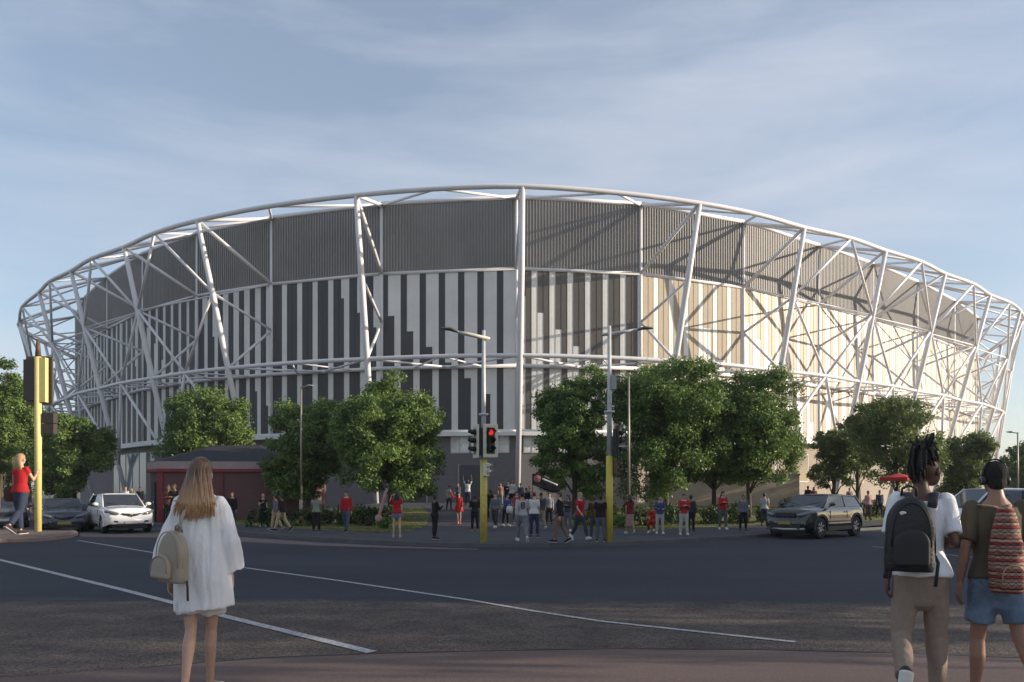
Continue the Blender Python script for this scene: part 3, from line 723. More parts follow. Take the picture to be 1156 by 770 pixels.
# right signal seen from the side
d=at(688,611.5,None).y; p=at_d(688,d); s=d/F
e=empty('traffic_light',p,0,'yellow and grey signal pole seen side-on, lamp arm reaching right','traffic light')
m=MB(); m.tube((0,0,-.02),(0,0,Z(515)),3.9*s,n=14); m.build('pole',M('yellow_paint_deep',(.55,.43,.06),.5,0,.1,3),e)
m=MB(); m.loft([((0,0,Z(515)),3.1*s,3.1*s),((0,0,Z(368)),1.9*s,1.9*s)],n=12); m.build('upper_pole',galv,e)
m=MB(); m.lathe([(2.6*s,-.04),(6*s,-.03),(6*s,.03),(2.6*s,.04)],(0,0,Z(465)),(0,0,1),14); m.build('collar',galv,e)
m=MB(); m.loft([((-8*s,0,Z(378)),2.2*s,1.8*s),((20*s,.1,Z(373.5)),2.2*s,1.8*s),((34*s,.15,Z(370.5)),1.5*s,1.2*s)],side=(0,1,0),n=10); a=m.build('lamp_arm',galv,e)
m=MB(); m.loft([((33*s,.15,Z(371)),2*s,1.4*s),((40*s,.17,Z(369)),5*s,2*s),((50*s,.2,Z(369)),3*s,1.1*s)],side=(0,1,0),n=12,round0=True,round1=True); m.build('lantern',M('lantern_dark',(.16,.15,.13),.4,.3,0),a)
m=MB(); m.box((4.5*s,-.05,Z(432)),(6*s,.12,16*s)); m.build('camera_box',M('lantern_grey',(.30,.30,.31)),e)
signal_head(e,(7*s,-.02,Z(499)),R(86),.86,False,black)
signal_head(e,(8*s,-.02,Z(528)),R(70),.62,False,None,'pedestrian_signal',2,M('signal_brown',(.10,.06,.035),.6,0,.1))
# left signal on the island, seen from behind
d=at(43,600,.13).y; p=at_d(43,d,.134); s=d/F
e=empty('traffic_light',p,0,'yellow signal pole on the left island, its big brown signal board seen from behind','traffic light')
m=MB(); m.tube((0,0,0),(0,0,Z(403)),3.7*s,n=14); m.build('pole',yellow_pale,e)
m=MB(); m.loft([((0,0,Z(403)),3.2*s,3.2*s),((0,0,Z(383)),1.8*s,1.8*s)],n=10); m.build('pole_cap',M('signal_brown',(.10,.06,.035),.6,0,.1),e)
sb=M('signal_board_brown',(.10,.075,.055),.6,0,.12,3); sb2=M('signal_box_brown',(.055,.042,.034),.6,0,.1)
m=MB(); m.box((-2.5*s,.25,Z(429)),(31*s,.05,56*s)); b=m.build('backing_board',sb,e); bv=b.modifiers.new('bevel','BEVEL'); bv.width=.12; bv.segments=3
m=MB(); m.box((-9*s,.05,Z(429)),(13*s,.24,46*s)); m.build('signal_head',sb2,e)
m=MB(); m.box((6*s,.02,Z(429)),(7*s,.22,50*s)); m.build('signal_housing',yellow_pale,e)
m=MB(); m.box((11.5*s,.1,Z(472)),(13*s,.3,11*s)); m.box((11.5*s,.1,Z(484)),(13*s,.3,11*s)); m.build('pedestrian_signal',sb2,e)
# ---------------------------------------------------------------- cars
car_glass=glass_mat('car_glass',(.018,.022,.028),.03)
lamp_glass=M('headlamp_glass',(.16,.17,.19),.08,.3,0,spec=.9)
tail_red=M('tail_lamp',(.35,.01,.01),.15,0,0)
def car(name,label,cat,loc,yaw,paint,L=4.6,W=1.9,H=1.67,wb=2.7,fo=.9,r=.36,hood=1.02,belt=1.05,xa=1.05,xb=.35,xc=-1.5,xd=-2.05,sill=.28,grille='smile',plate=None,coupe=False,trim=None,rim_dark=False,badge=False,deck=None):
    """local +x is forwards; yaw turns it; xa..xd: windscreen foot, roof front, roof rear, rear screen foot"""
    e=empty(name,loc,yaw,label,cat,'cars at the junction')
    xf=L/2-fo; xr=xf-wb; n=96; deck=deck or belt; m=MB(); vs=[];fs=[]; NS=9
    def width(x):
        t=abs(x)/(L/2); return W/2*(1-.16*max(0,(t-.72)/.28)**2.0)
    def top(x):
        if x>xa: 
            t=(x-xa)/(L/2-xa); return hood+(belt-hood)*(1-t)**1.5*.5-.30*max(0,(t-.78)/.22)**2.2-.05*t
        if x<xd: t=(xd-x)/(L/2+xd); return deck-.06*t-.16*max(0,(t-.7)/.3)**2
        return belt+(deck-belt)*min(max((xa-x)/(xa-xd),0),1)
    def arch(x):
        z=sill+.10*max(0,(abs(x)/(L/2)-.8)/.2)
        for xw in (xf,xr):
            q=(r+.055)**2-(x-xw)**2
            if q>0: z=max(z,r+math.sqrt(q))
        return z
    xs=[-L/2+L*i/n for i in range(n+1)]
    for x in xs:
        w=width(x); zb=arch(x); zt=top(x); zs=zt-.10
        zb=min(zb,zs-.06)
        pr=[(w*.955,zb),(w*.99,zb+(zs-zb)*.18),(w*1.0,zb+(zs-zb)*.45),(w*.985,zb+(zs-zb)*.62),(w*.992,zb+(zs-zb)*.74),(w*.965,zs),(w*.90,zt-.02),(w*.5,zt+.025),(0,zt+.04)]
        row=[(x,a,b) for a,b in pr]+[(x,-a,b) for a,b in pr[-2::-1]]; vs+=row
    K=2*NS-1
    for i in range(n):
        for k in range(K-1): fs.append((i*K+k,(i+1)*K+k,(i+1)*K+k+1,i*K+k+1))
    m.add(vs,fs,0,True)
    for i,fl in ((0,1),(n,0)):
        ring=[vs[i*K+k] for k in range(K)]; sg=-1 if i==0 else 1
        inn=[(x+sg*.05,a*.96,z*.97+.015) for x,a,z in ring]
        m.add(ring+inn,[(k,k+1,K+k+1,K+k) for k in range(K-1)]+[tuple(range(K,2*K))],0,True)
    body=m.build('body',paint,e)
    # underbody and lower cladding
    m=MB(); m.box((0,0,.42),(L-.35,W-.62,.44)); m.box((0,0,.5),(wb-2*r-.2,W-.1,.3)); m.build('underbody',black,e)
    tr=trim or black
    m=MB(); 
    for s in (1,-1): m.box(((xf+xr)/2,s*(W/2-.03),sill+.02),(wb-2*r-.14,.07,.13))
    m.build('side_sill',tr,e)
    for xw in (xf,xr):
        for s in (1,-1):
            m=MB(); vs=[];fs=[]; sg=18
            for i in range(sg+1):
                a=R(-8)+R(196)*i/sg
                for rr,y in ((r+.05,.0),(r+.05,.022),(r+.095,.012),(r+.095,-.02)): vs.append((xw+math.cos(a)*rr,s*(W/2*.985+y),max(r+math.sin(a)*rr,.2)))
            for i in range(sg):
                for j in range(3): fs.append((i*4+j,i*4+j+1,i*4+5+j,i*4+4+j))
            m.add(vs,fs,0,True); m.build('wheel_arch',tr if trim else paint,e)
            w=.115; y=s*(W/2-.13)
            m=MB(); m.lathe([(r*.66,-w),(r*.9,-w),(r,-w*.7),(r,w*.7),(r*.9,w),(r*.66,w*.92)],(xw,y,r),(0,s,0),32); wh=m.build('wheel',rubber,e)
            m=MB(); m.lathe([(r*.66,w*.86),(r*.60,w*.9),(r*.58,w*.4),(0,w*.35)],(xw,y,r),(0,s,0),32,1)
            for k in range(5 if not rim_dark else 7):
                a=2*math.pi*k/(5 if not rim_dark else 7); q=Vector((math.cos(a),0,math.sin(a)))
                o=Vector((xw,y+s*w*.78,r)); m.loft([(o+q*r*.08,.05,.02),(o+q*r*.62,.035,.018)],side=(-q.z,0,q.x),n=6,mi=0)
            m.lathe([(r*.13,w*.6),(r*.13,w*.95),(0,w*1.0)],(xw,y,r),(0,s,0),16,0)
            m.build('rim',[alloy,black],wh)
    # glasshouse
    wbt=W/2*.90; wtp=W/2*.70; zt=H-.06
    def zb_(x): return top(x)-.01
    cor={('a',s):Vector((xa,s*wbt*.93,zb_(xa))) for s in (1,-1)}; cor.update({('b',s):Vector((xb,s*wtp,zt)) for s in (1,-1)})
    cor.update({('c',s):Vector((xc,s*wtp*.98,zt-.03)) for s in (1,-1)}); cor.update({('d',s):Vector((xd,s*wbt*.93,zb_(xd)-.0)) for s in (1,-1)})
    mids={s:Vector((xa*.2+xd*.8,s*wbt*.985,zb_(xd))) for s in (1,-1)}
    def panel(name,q,mat,parent,th=.02):
        m=MB(); c=sum(q,Vector())/len(q); nn=(q[1]-q[0]).cross(q[2]-q[0]).normalized(); 
        if nn.dot(c-Vector((0,0,.9)))<0: nn=-nn
        m.add([p for p in q]+[p-nn*th for p in q],[tuple(range(len(q))),tuple(range(2*len(q)-1,len(q)-1,-1))]+[(i,(i+1)%len(q),(i+1)%len(q)+len(q),i+len(q)) for i in range(len(q))])
        return m.build(name,mat,parent)
    def lerp4(A,B_,C_,D_,u,v): return A.lerp(B_,u).lerp(D_.lerp(C_,u),v)
    panel('windscreen',[cor['a',1],cor['a',-1],cor['b',-1],cor['b',1]],car_glass,e)
    panel('rear_window',[cor['d',-1],cor['d',1],cor['c',1],cor['c',-1]],car_glass,e)
    for s in (1,-1):
        a,b,c,dd=cor['a',s],cor['b',s],cor['c',s],cor['d',s]
        xm=(xa+xd)/2-.05; t=(a.x-xm)/(a.x-dd.x); bb=a.lerp(dd,t); bb.y=s*wbt*.985; tt=b.lerp(c,min(max((b.x-(xm-.12))/(b.x-c.x),.1),.9)); tt.y=s*wtp*1.01
        panel('side_window',[a,bb,tt,b],car_glass,e); panel('side_window',[bb,dd,c,tt],car_glass,e)
        for nm,p,q,wd in (('front_pillar',a,b,.035),('rear_pillar',dd,c,.075)):
            m=MB(); m.loft([(p,wd,.028),(q,wd*.9,.028)],side=(1,0,0),n=8); m.build(nm,paint if nm!='x' else black,e)
        m=MB(); m.loft([(bb,.035,.014),(tt,.035,.014)],side=(1,0,0),n=6); m.build('door_pillar',black,e)
        # mirror, handles, moulding
        m=MB(); q=Vector((xa-.28,s*(W/2+.07),belt+.10)); m.ell(q,(.09,.12,.075),12,8); m.tube(q-Vector((0,s*.05,.03)),Vector((xa-.25,s*(W/2-.06),belt-.02)),.025,n=6); m.build('mirror',paint,e)
        for x in ((xm+.15,) if coupe else (xm+.15,xm-.85)):
            dr=MB(); dr.loft([((x-.10,s*(W/2*.993+.012),belt-.2),.018,.012),((x+.10,s*(W/2*.993+.012),belt-.2),.018,.012)],side=(0,0,1),n=6,round0=True,round1=True); dr.build('door_handle',chrome if not trim else paint,e)
        for x0 in ((xm,xa-.28) if coupe else (xm,xa-.28,xm-1.0)):
            dl=MB(); dl.box((x0,s*(W/2*.99),(belt+sill)/2+.0),(.010,.018,belt-sill-.3)); dl.build('door_gap',black,e)
        m=MB(); m.box(((xf+xr)/2,s*(W/2*.998),sill+.22),(wb-2*r-.2,.03,.05)); m.build('side_moulding',trim and alloy or paint,e)
    m=MB(); g=[]; nx,ny=10,10
    for i in range(nx+1):
        u=i/nx; x=(xb+.03)+(xc-xb-.06)*u
        for j in range(ny+1):
            v=j/ny*2-1; g.append((x,v*wtp*1.04,zt-.03*u*u+.06*(1-v**4)*(.55+.45*math.sin(math.pi*min(max(u,.02),.98)))-.02))
    m.add(g,[(i*(ny+1)+j,i*(ny+1)+j+1,(i+1)*(ny+1)+j+1,(i+1)*(ny+1)+j) for i in range(nx) for j in range(ny)],0,True)
    ro=m.build('roof',paint,e); sd=ro.modifiers.new('solid','SOLIDIFY'); sd.thickness=.03
    # nose
    X=L/2+.05; zh=hood-.16
    for s in (1,-1):
        m=MB(); m.loft([((X-.02,s*W*.26,zh-.08),.05,.035),((X-.07,s*W*.36,zh-.05),.075,.05),((X-.34,s*W*.475,zh+.02),.06,.035)],side=(0,0,1),n=10,round0=True,round1=True); m.build('headlight',lamp_glass,e)
        m=MB(); m.loft([((X+.0,s*W*.27,sill+.20),.035,.03),((X-.05,s*W*.38,sill+.22),.06,.04)],side=(0,0,1),n=8,round0=True,round1=True); m.build('fog_lamp',black,e)
        m=MB(); m.box((-L/2-.03,s*W*.38,belt-.2),(.10,.24,.2)); m.build('tail_light',tail_red,e)
    m=MB()
    if grille=='smile':
        pts=[]; 
        for k in range(11):
            y=(k/10*2-1); pts.append(((X+.012-.05*abs(y)**2.5),y*W*.19,zh-.14+.07*y*y))
        m.loft([(p,.055*(1-.55*abs(i/5-1)**2),.02) for i,p in enumerate(pts)],side=(0,0,1),n=8); m.box((X-.02,0,sill+.08),(.07,W*.55,.09)); 
    else:
        m.box((X-.02,0,zh-.06),(.07,W*.42,.14)); m.box((X-.02,0,sill+.10),(.07,W*.62,.17))
    gr=m.build('grille',black,e)
    if badge:
        m=MB()
        for s in (1,-1): m.tube((X+.04,s*.075,zh-.16),(X+.04,0,zh-.07),.012,n=6)
        m.tube((X+.04,-.045,zh-.125),(X+.04,.045,zh-.125),.01,n=6); m.lathe([(.092,-.012),(.104,0),(.092,.012)],(X+.035,0,zh-.11),(1,0,0),20); m.build('badge',chrome,gr)
    if trim:
        m=MB(); m.loft([((X-.02,-W*.40,sill+.03),.045,.02),((X+.03,0,sill+.0),.05,.02),((X-.02,W*.40,sill+.03),.045,.02)],side=(0,0,1),n=8); m.build('skid_plate',alloy,e)
    if plate is not None:
        m=MB(); m.box((X+.035,0,sill+.24 if grille!='smile' else sill+.17),(.012,.5,.11)); m.build('number_plate',plate,e)
    for s in (1,-1):
        m=MB(); m.tube((xa+.02,s*.12,top(xa)+.05),(xa-.18,s*.62,top(xa)+.16),.012,n=5); m.build('wiper',black,e)
    return e
plate_y=M('plate_dull_yellow',(.30,.22,.04),.5,0,.1); plate_w=M('plate_white',(.5,.5,.48),.5,0,.1)
paint_white=M('paint_white',(.72,.70,.70),.25,0,0,coat=.8); paint_graph=M('paint_graphite',(.030,.033,.032),.25,.35,0,coat=1.)
paint_blue=M('paint_dark_blue',(.018,.026,.042),.2,.2,0,coat=1.); paint_grey=M('paint_grey',(.09,.10,.11),.25,.4,0,coat=.8); paint_silver=M('paint_silver',(.42,.45,.48),.28,.4,0,coat=.8)
def head(dx,dy): return math.atan2(dy,dx)
def car_at(px,py,**k):
    p=at(px,py,.0); return p
car('parked_car','white crossover with a dark smiling grille facing the kiosk on the left road','car',at_d(133,34.4,.0),head(.62,-.78),paint_white,L=4.65,W=1.92,H=1.68,plate=plate_w,badge=True,hood=1.06,belt=1.10,xa=1.10,xb=.30,xc=-1.55,xd=-2.12,sill=.30)
car('parked_car','dark blue saloon waiting left of the white crossover','car',at_d(70,35.2,.0),head(.52,-.85),paint_blue,L=4.7,W=1.88,H=1.46,plate=plate_y,hood=.92,belt=.94,xa=1.05,xb=.30,xc=-1.05,xd=-1.75,sill=.24,r=.33,deck=1.0)
car('parked_car','grey car half hidden behind the woman in red at the left edge','car',at_d(6,36.2,.0),head(.5,-.86),paint_grey,L=4.4,W=1.85,H=1.52,plate=plate_w,hood=.98,belt=1.0,sill=.26,r=.33,grille='box')
car('off_roader','dark graphite three door off-roader with silver skid plate turning towards the camera on the right','car',at_d(921,30.6,.0),head(-.76,-.65),paint_graph,L=4.36,W=1.93,H=1.66,wb=2.66,fo=.84,r=.385,hood=1.10,belt=1.16,xa=.98,xb=.22,xc=-1.72,xd=-2.02,sill=.34,grille='box',plate=plate_y,coupe=True,trim=M('trim_grey',(.04,.042,.042),.6,0,.1),rim_dark=True)
car('parked_car','white off-roader seen between the two walking men','car',at_d(1112,25.5,.0),head(-.995,-.06),paint_white,L=4.4,W=1.92,H=1.86,hood=1.1,belt=1.16,xa=1.0,xb=.25,xc=-1.8,xd=-2.2,sill=.3,plate=plate_w,grille='box')
car('parked_van','silver people carrier cut by the right edge behind the man in headphones','van',at_d(1240,21.5,.0),head(-.99,-.1),paint_silver,L=4.9,W=1.95,H=2.06,hood=1.2,belt=1.26,xa=1.35,xb=.5,xc=-2.1,xd=-2.36,sill=.3,plate=plate_w,grille='box')
# parasol beyond the man with dreadlocks
p=at_d(1014,37); e=empty('parasol',p,0,'flat red parasol beside the shoulder of the man with dreadlocks','parasol')
m=MB(); m.tube((0,0,0),(0,0,zpx(529,37)-p.z),.025,n=8); m.build('pole',M('pole_wood',(.2,.13,.08),.7,0,.1),e)
zz=zpx(541,37)-p.z; m=MB(); vs=[(0,0,zz+.28)]; 
for k in range(8): vs.append((.85*math.cos(k*math.pi/4),.85*math.sin(k*math.pi/4),zz+.08))
for k in range(8): vs.append((.85*math.cos(k*math.pi/4),.85*math.sin(k*math.pi/4),zz-.08))
m.add(vs,[(0,1+k,1+(k+1)%8) for k in range(8)]+[(1+k,9+k,9+(k+1)%8,1+(k+1)%8) for k in range(8)]); m.build('canopy',M('red_canvas',(.42,.018,.015),.8,0,.1),e)
# ---------------------------------------------------------------- people
SK={'fair':(.50,.32,.24),'tan':(.36,.21,.14),'brown':(.17,.088,.055),'dark':(.085,.045,.030)}
HC={'blonde':(.36,.23,.11),'brown':(.06,.033,.018),'black':(.010,.009,.009),'red':(.16,.045,.018),'grey':(.3,.29,.28)}
def skin_m(k): return M('skin_'+k,SK[k],.5,0,.08,9,spec=.35)
def hair_m(k): return M('hair_'+k,HC[k],.5,0,.35,40,.5,90,stretch=(1,1,.12))
_cl={}
def cloth(col,name=None,bump=.25,bs=18,var=.14):
    key=tuple(round(c,3) for c in col)
    if key not in _cl: _cl[key]=M('cloth_%d'%len(_cl),col,.85,0,var,14,bump,bs,spec=.2)
    return _cl[key]
lips=M('lips',(.30,.11,.09),.5,0,0); eyew=M('eye_dark',(.02,.015,.012),.2,0,0); sole_m=M('sole_white',(.55,.54,.52),.7,0,.1)
class Skel: pass
def skeleton(pose,sex='m',lean=0.,turn=0.,nod=0.):
    """pose: legs ((thigh, knee, spread, foot pitch) left, right); arms ((swing, spread, elbow, inward) left, right); degrees"""
    s=Skel(); s.sex=sex; s.turn=R(turn); hw=.092; sw=.172 if sex=='m' else .150
    s.leg={}
    for sd,(th,kn,ab,fp) in zip((-1,1),pose['legs']):
        th,kn,ab,fp=R(th),R(kn),R(ab),R(fp); h=Vector((sd*hw,0,.93))
        d1=Vector((sd*math.sin(ab),math.sin(th)*math.cos(ab),-math.cos(th)*math.cos(ab))); k=h+d1*.43
        d2=Vector((sd*math.sin(ab)*.6,math.sin(th-kn),-math.cos(th-kn))).normalized(); a=k+d2*.42
        fr=Matrix.Rotation(-fp,3,'X'); ft=lambda v,a=a,fr=fr,sd=sd: a+fr@Vector((v[0]+sd*v[1]*.12,v[1],v[2]))
        s.leg[sd]=dict(h=h,k=k,a=a,heel=ft((0,-.055,-.045)),mid=ft((0,.04,-.042)),ball=ft((0,.125,-.055)),toe=ft((0,.19,-.062)))
    low=min(min(l['heel'].z-.052,l['ball'].z-.048,l['toe'].z-.036) for l in s.leg.values())
    s.dz=Vector((0,0,-low))
    for l in s.leg.values():
        for k in l: l[k]=l[k]+s.dz
    base=Vector((0,0,.93)); RL=Matrix.Rotation(-R(lean),3,'X')
    s.up=lambda v: base+s.dz+RL@(Vector(v)-base)
    s.rot=RL; s.arm={}
    for sd,(swg,ab,el,inn) in zip((-1,1),pose['arms']):
        swg,ab,el,inn=R(swg),R(ab),R(el),R(inn); sh=s.up((sd*sw,0,1.425))
        d1=RL@Vector((sd*math.sin(ab),math.sin(swg)*math.cos(ab),-math.cos(swg)*math.cos(ab))); e=sh+d1*.285
        t=swg+el; d2=RL@Vector((sd*math.sin(ab)*.5*math.cos(el)-sd*math.sin(inn),math.sin(t)*math.cos(inn),-math.cos(t)*math.cos(inn))).normalized(); w=e+d2*.25
        s.arm[sd]=dict(s=sh,e=e,w=w,d=d2)
    s.neck=s.up((0,.005,1.50)); s.hc=s.up((0,.025,1.635)); s.hr=Matrix.Rotation(s.turn,3,'Z')@Matrix.Rotation(-R(nod),3,'X')
    return s
def hand(mb,w,d,sd,n=6,curl=.5,mi=0):
    fwd=Vector((0,1,0)); wv=fwd-d*fwd.dot(d)
    if wv.length<.2: wv=Vector((0,0,1))-d*d.z
    wv.normalize(); pn=d.cross(wv)*(1 if sd>0 else -1)
    if pn.x*sd>0: pn=-pn
    mb.loft([(w-d*.01,.026,.020),(w+d*.035,.034,.016),(w+d*.085,.040,.014),(w+d*.10,.036,.012)],side=wv,n=8,mi=mi)
    for k,(o,l) in enumerate(((.030,.072),(.010,.082),(-.010,.076),(-.029,.058))):
        b=w+d*.088+wv*o; c=curl*(.8+.12*k); p1=b+(d*math.cos(c*.5)+pn*math.sin(c*.5))*l*.45; p2=p1+(d*math.cos(c*1.2)+pn*math.sin(c*1.2))*l*.33; p3=p2+(d*math.cos(c*1.9)+pn*math.sin(c*1.9))*l*.25
        mb.loft([(b,.0092,.0088),(p1,.0088,.0085),(p2,.0080,.0078),(p3,.0066,.0064)],side=wv,n=n,mi=mi,round1=True)
    b=w+d*.028+wv*.028; p1=b+(d*.7+wv*.6+pn*.25).normalized()*.042; p2=p1+(d*.9+wv*.2+pn*.35).normalized()*.032
    mb.loft([(b,.013,.012),(p1,.0108,.0105),(p2,.0085,.0082)],side=pn,n=n,mi=mi,round1=True)
def torso_secs(s,fem,infl=0,z0=.80,z1=1.46,neck=True):
    T=[(.80,.150,.105,0),(.88,.172,.120,-.01),(.95,.170 if not fem else .178,.115,-.005),(1.02,.150 if not fem else .148,.102,0),(1.10,.140 if not fem else .126,.095,.003),(1.20,.152 if not fem else .134,.102,.008),(1.30,.168 if not fem else .144,.112,.008),(1.38,.166 if not fem else .144,.104,.0),(1.435,.130 if not fem else .112,.080,-.005),(1.475,.085,.062,-.002)]
    return [(s.up((0,y,z)),a+infl,b+infl) for z,a,b,y in T if z0-.001<=z<=z1+.001]
def body_mesh(s,fem,vox,face=True):
    m=MB()
    m.loft(torso_secs(s,fem,-.006)+[(s.up((0,.0,1.50)),.060,.058),(s.up((0,.012,1.56)),.050,.054)],n=16)
    H=s.hr; hc=s.hc
    m.loft([(s.up((0,.0,1.47)),.066,.062),(s.up((0,.008,1.53)),.051,.055),(s.up((0,.016,1.60)),.050,.054)],n=12)
    m.ell(hc+H@Vector((0,-.008,.018)),(.074,.094,.098),16,12,rot=H)
    m.ell(hc+H@Vector((0,.026,-.040)),(.058,.068,.070),14,10,rot=H)
    m.ell(hc+H@Vector((0,.060,-.078)),(.026,.026,.026),10,8,rot=H)
    for sd in (-1,1):
        a=s.arm[sd]; l=s.leg[sd]; k=.86 if fem else 1
        m.ell(a['s'],(.047*k,.050*k,.047*k),12,8)
        m.loft([(a['s'],.046*k,.050*k),(a['s'].lerp(a['e'],.45),.046*k,.049*k),(a['e'],.036*k,.037*k)],n=12,round0=True,round1=True)
        m.loft([(a['e'],.036*k,.037*k),(a['e'].lerp(a['w'],.3),.040*k,.039*k),(a['w'],.026*k,.022*k)],n=12,round0=True,round1=True)
        g=.86 if fem else 1
        m.loft([(l['h']+Vector((0,0,.03)),.088,.096),(l['h'].lerp(l['k'],.3),.082*g,.088*g),(l['h'].lerp(l['k'],.75),.060*g,.064*g),(l['k'],.051*g,.054*g)],n=14,round0=True,round1=True)
        d=(l['a']-l['k']).normalized(); bk=Vector((0,d.z,-d.y))*.016
        m.loft([(l['k'],.050*g,.053*g),(l['k'].lerp(l['a'],.30)+bk,.055*g,.060*g),(l['k'].lerp(l['a'],.65)+bk*.4,.040*g,.043*g),(l['a'],.032*g,.037*g)],n=14,round0=True,round1=True)
        m.loft([(l['heel'],.030,.034),(l['mid'],.034,.040),(l['ball'],.042,.026),(l['toe'],.028,.016)],side=(1,0,0),n=10,round0=True,round1=True)
        m.ell(l['a'],(.034,.040,.036),10,8)
    me=remesh(m,vox,3,.4); x=MB()
    for sd in (-1,1):
        hand(x,s.arm[sd]['w'],s.arm[sd]['d'],sd,curl=getattr(s,'curl',.5))
        c=hc+H@Vector((sd*.074,-.005,-.012)); x.ell(c,(.012,.022,.033),10,8,rot=H)
    x.loft([(hc+H@Vector((0,.088,.018)),.010,.008),(hc+H@Vector((0,.103,-.012)),.014,.012),(hc+H@Vector((0,.098,-.030)),.018,.010)],side=H@Vector((1,0,0)),n=8,round1=True,round0=True)
    for sd in (-1,1): x.ell(hc+H@Vector((sd*.031,.080,.010)),(.013,.009,.008),8,6,1,rot=H)
    x.ell(hc+H@Vector((0,.089,-.052)),(.023,.008,.008),8,6,2,rot=H)
    return append_mb(me,x)
def hair_mesh(s,style,vox):
    m=MB(); H=s.hr; hc=s.hc; e=lambda c,r: m.ell(hc+H@Vector(c),r,16,12,rot=H)
    if style=='short': e((0,-.016,.032),(.082,.098,.094)); e((0,-.045,-.02),(.070,.062,.07))
    elif style=='cap': e((0,-.008,.04),(.085,.105,.085)); m.loft([(hc+H@Vector((0,.06,.05)),.07,.012),(hc+H@Vector((0,.16,.035)),.05,.008)],side=H@Vector((1,0,0)),n=10)
    elif style=='bun': e((0,-.018,.030),(.083,.099,.097)); e((0,-.10,.07),(.045,.045,.045))
    elif style in('long','verylong'):
        L=.26 if style=='long' else .36
        e((0,-.018,.032),(.086,.102,.098))
        p=[hc+H@Vector((0,-.045,.03))]+[s.up((0,-.075-.012*math.sin(k*1.2),1.60-L*k/4)) for k in range(5)]
        w=[.082,.094,.105,.112,.105,.06]; m.loft([(q,a,.052-.006*i) for i,(q,a) in enumerate(zip(p,w))],side=(1,0,0),n=14,round0=True,round1=True)
    return remesh(m,vox,2,.4)
def tube_cover(m,pts,rads,n=14,side=(1,0,0)):
    m.loft([(p,a,a if not isinstance(a,tuple) else a) for p,a in zip(pts,rads)],n=n,side=side)
def top_mesh(s,fem,vox,sleeve=1.0,hem=.90,infl=.016,flare=0.):
    m=MB(); sec=torso_secs(s,fem,infl,z0=1.02); c_,a_,b_=sec[0]; sec[0]=(c_,a_+.014,b_+.016)
    z=.95; lo=[]
    while z>hem+.02: 
        lo.append((s.up((0,-.006,z)),.186+infl+flare*(1.0-z)/.3,.134+infl+flare*.7*(1.0-z)/.3)); z-=.07
    lo.append((s.up((0,-.006,hem)),.190+infl+flare*(1.0-hem)/.3,.138+infl+flare*.7*(1.0-hem)/.3))
    m.loft(lo[::-1]+sec,n=18)
    for sd in (-1,1):
        a=s.arm[sd]; k=.88 if fem else 1
        m.ell(a['s'],((.047*k+infl*.9),)*3,12,8)
        tot=sleeve
        if tot<=.55: m.loft([(a['s'],.047*k+infl,.051*k+infl),(a['s'].lerp(a['e'],tot/.55*.9),.046*k+infl,.050*k+infl)],n=12)
        elif tot>0:
            m.loft([(a['s'],.047*k+infl,.051*k+infl),(a['e'],.038*k+infl*.9,.040*k+infl*.9)],n=12,round1=True)
            m.loft([(a['e'],.038*k+infl*.9,.040*k+infl*.9),(a['e'].lerp(a['w'],.35),.040*k+infl*.8,.040*k+infl*.8),(a['w'],.032*k+infl*.6,.032*k+infl*.6)],n=12,round0=True)
    return remesh(m,vox,3,.4)
def bottom_mesh(s,fem,vox,kind,infl=.014):
    m=MB()
    if kind in('skirt','longskirt'):
        hem=.52 if kind=='skirt' else .34
        m.loft([(Vector((0,0,hem))+s.dz,.20,.155),(Vector((0,0,.70))+s.dz,.196,.145),(Vector((0,0,.88))+s.dz,.186,.135),(Vector((0,0,1.04))+s.dz,.150,.112)],n=18)
    else:
        m.loft([(s.dz+Vector((0,-.004,z)),a+infl,b+infl) for z,a,b in ((.80,.150,.108),(.88,.172,.122),(.95,.176,.120),(1.05,.146,.098))],n=18,round0=True)
        for sd in (-1,1):
            l=s.leg[sd]; t={'shorts':.72,'hot':.38}.get(kind,1)
            if t<1: m.loft([(l['h']+Vector((0,0,.03)),.094+infl,.100+infl),(l['h'].lerp(l['k'],t*.5),.086+infl,.092+infl),(l['h'].lerp(l['k'],t),.080+infl*1.5,.086+infl*1.5)],n=14,round0=True)
            else:
                d=(l['a']-l['k']).normalized(); bk=Vector((0,d.z,-d.y))*.010
                m.loft([(l['h']+Vector((0,0,.03)),.092+infl,.100+infl),(l['h'].lerp(l['k'],.4),.082+infl,.088+infl),(l['k'],.058+infl,.060+infl)],n=14,round0=True,round1=True)
                m.loft([(l['k'],.058+infl,.060+infl),(l['k'].lerp(l['a'],.3)+bk,.058+infl,.064+infl),(l['k'].lerp(l['a'],.93),.044+infl,.048+infl)],n=14,round0=True)
    return remesh(m,vox,3,.4)
def shoe_mb(l,infl=.008,sole=True):
    m=MB(); m.loft([(l['heel']+Vector((0,0,.006)),.032+infl,.038+infl),(l['mid']+Vector((0,0,.008)),.036+infl,.044+infl),(l['ball'],.044+infl,.030+infl),(l['toe'],.030+infl,.018+infl)],side=(1,0,0),n=12,round0=True,round1=True)
    if sole:
        dn=(l['toe']-l['heel']).normalized(); up=Vector((1,0,0)).cross(dn)
        m.loft([(l['heel']-up*(.032+infl)-dn*.02,.036+infl,.013),(l['mid']-up*(.036+infl),.037+infl,.013),(l['ball']-up*(.030+infl),.048+infl,.012),(l['toe']-up*(.020+infl)+dn*.012,.034+infl,.011)],side=(1,0,0),n=10,mi=1,round0=True,round1=True)
    return m
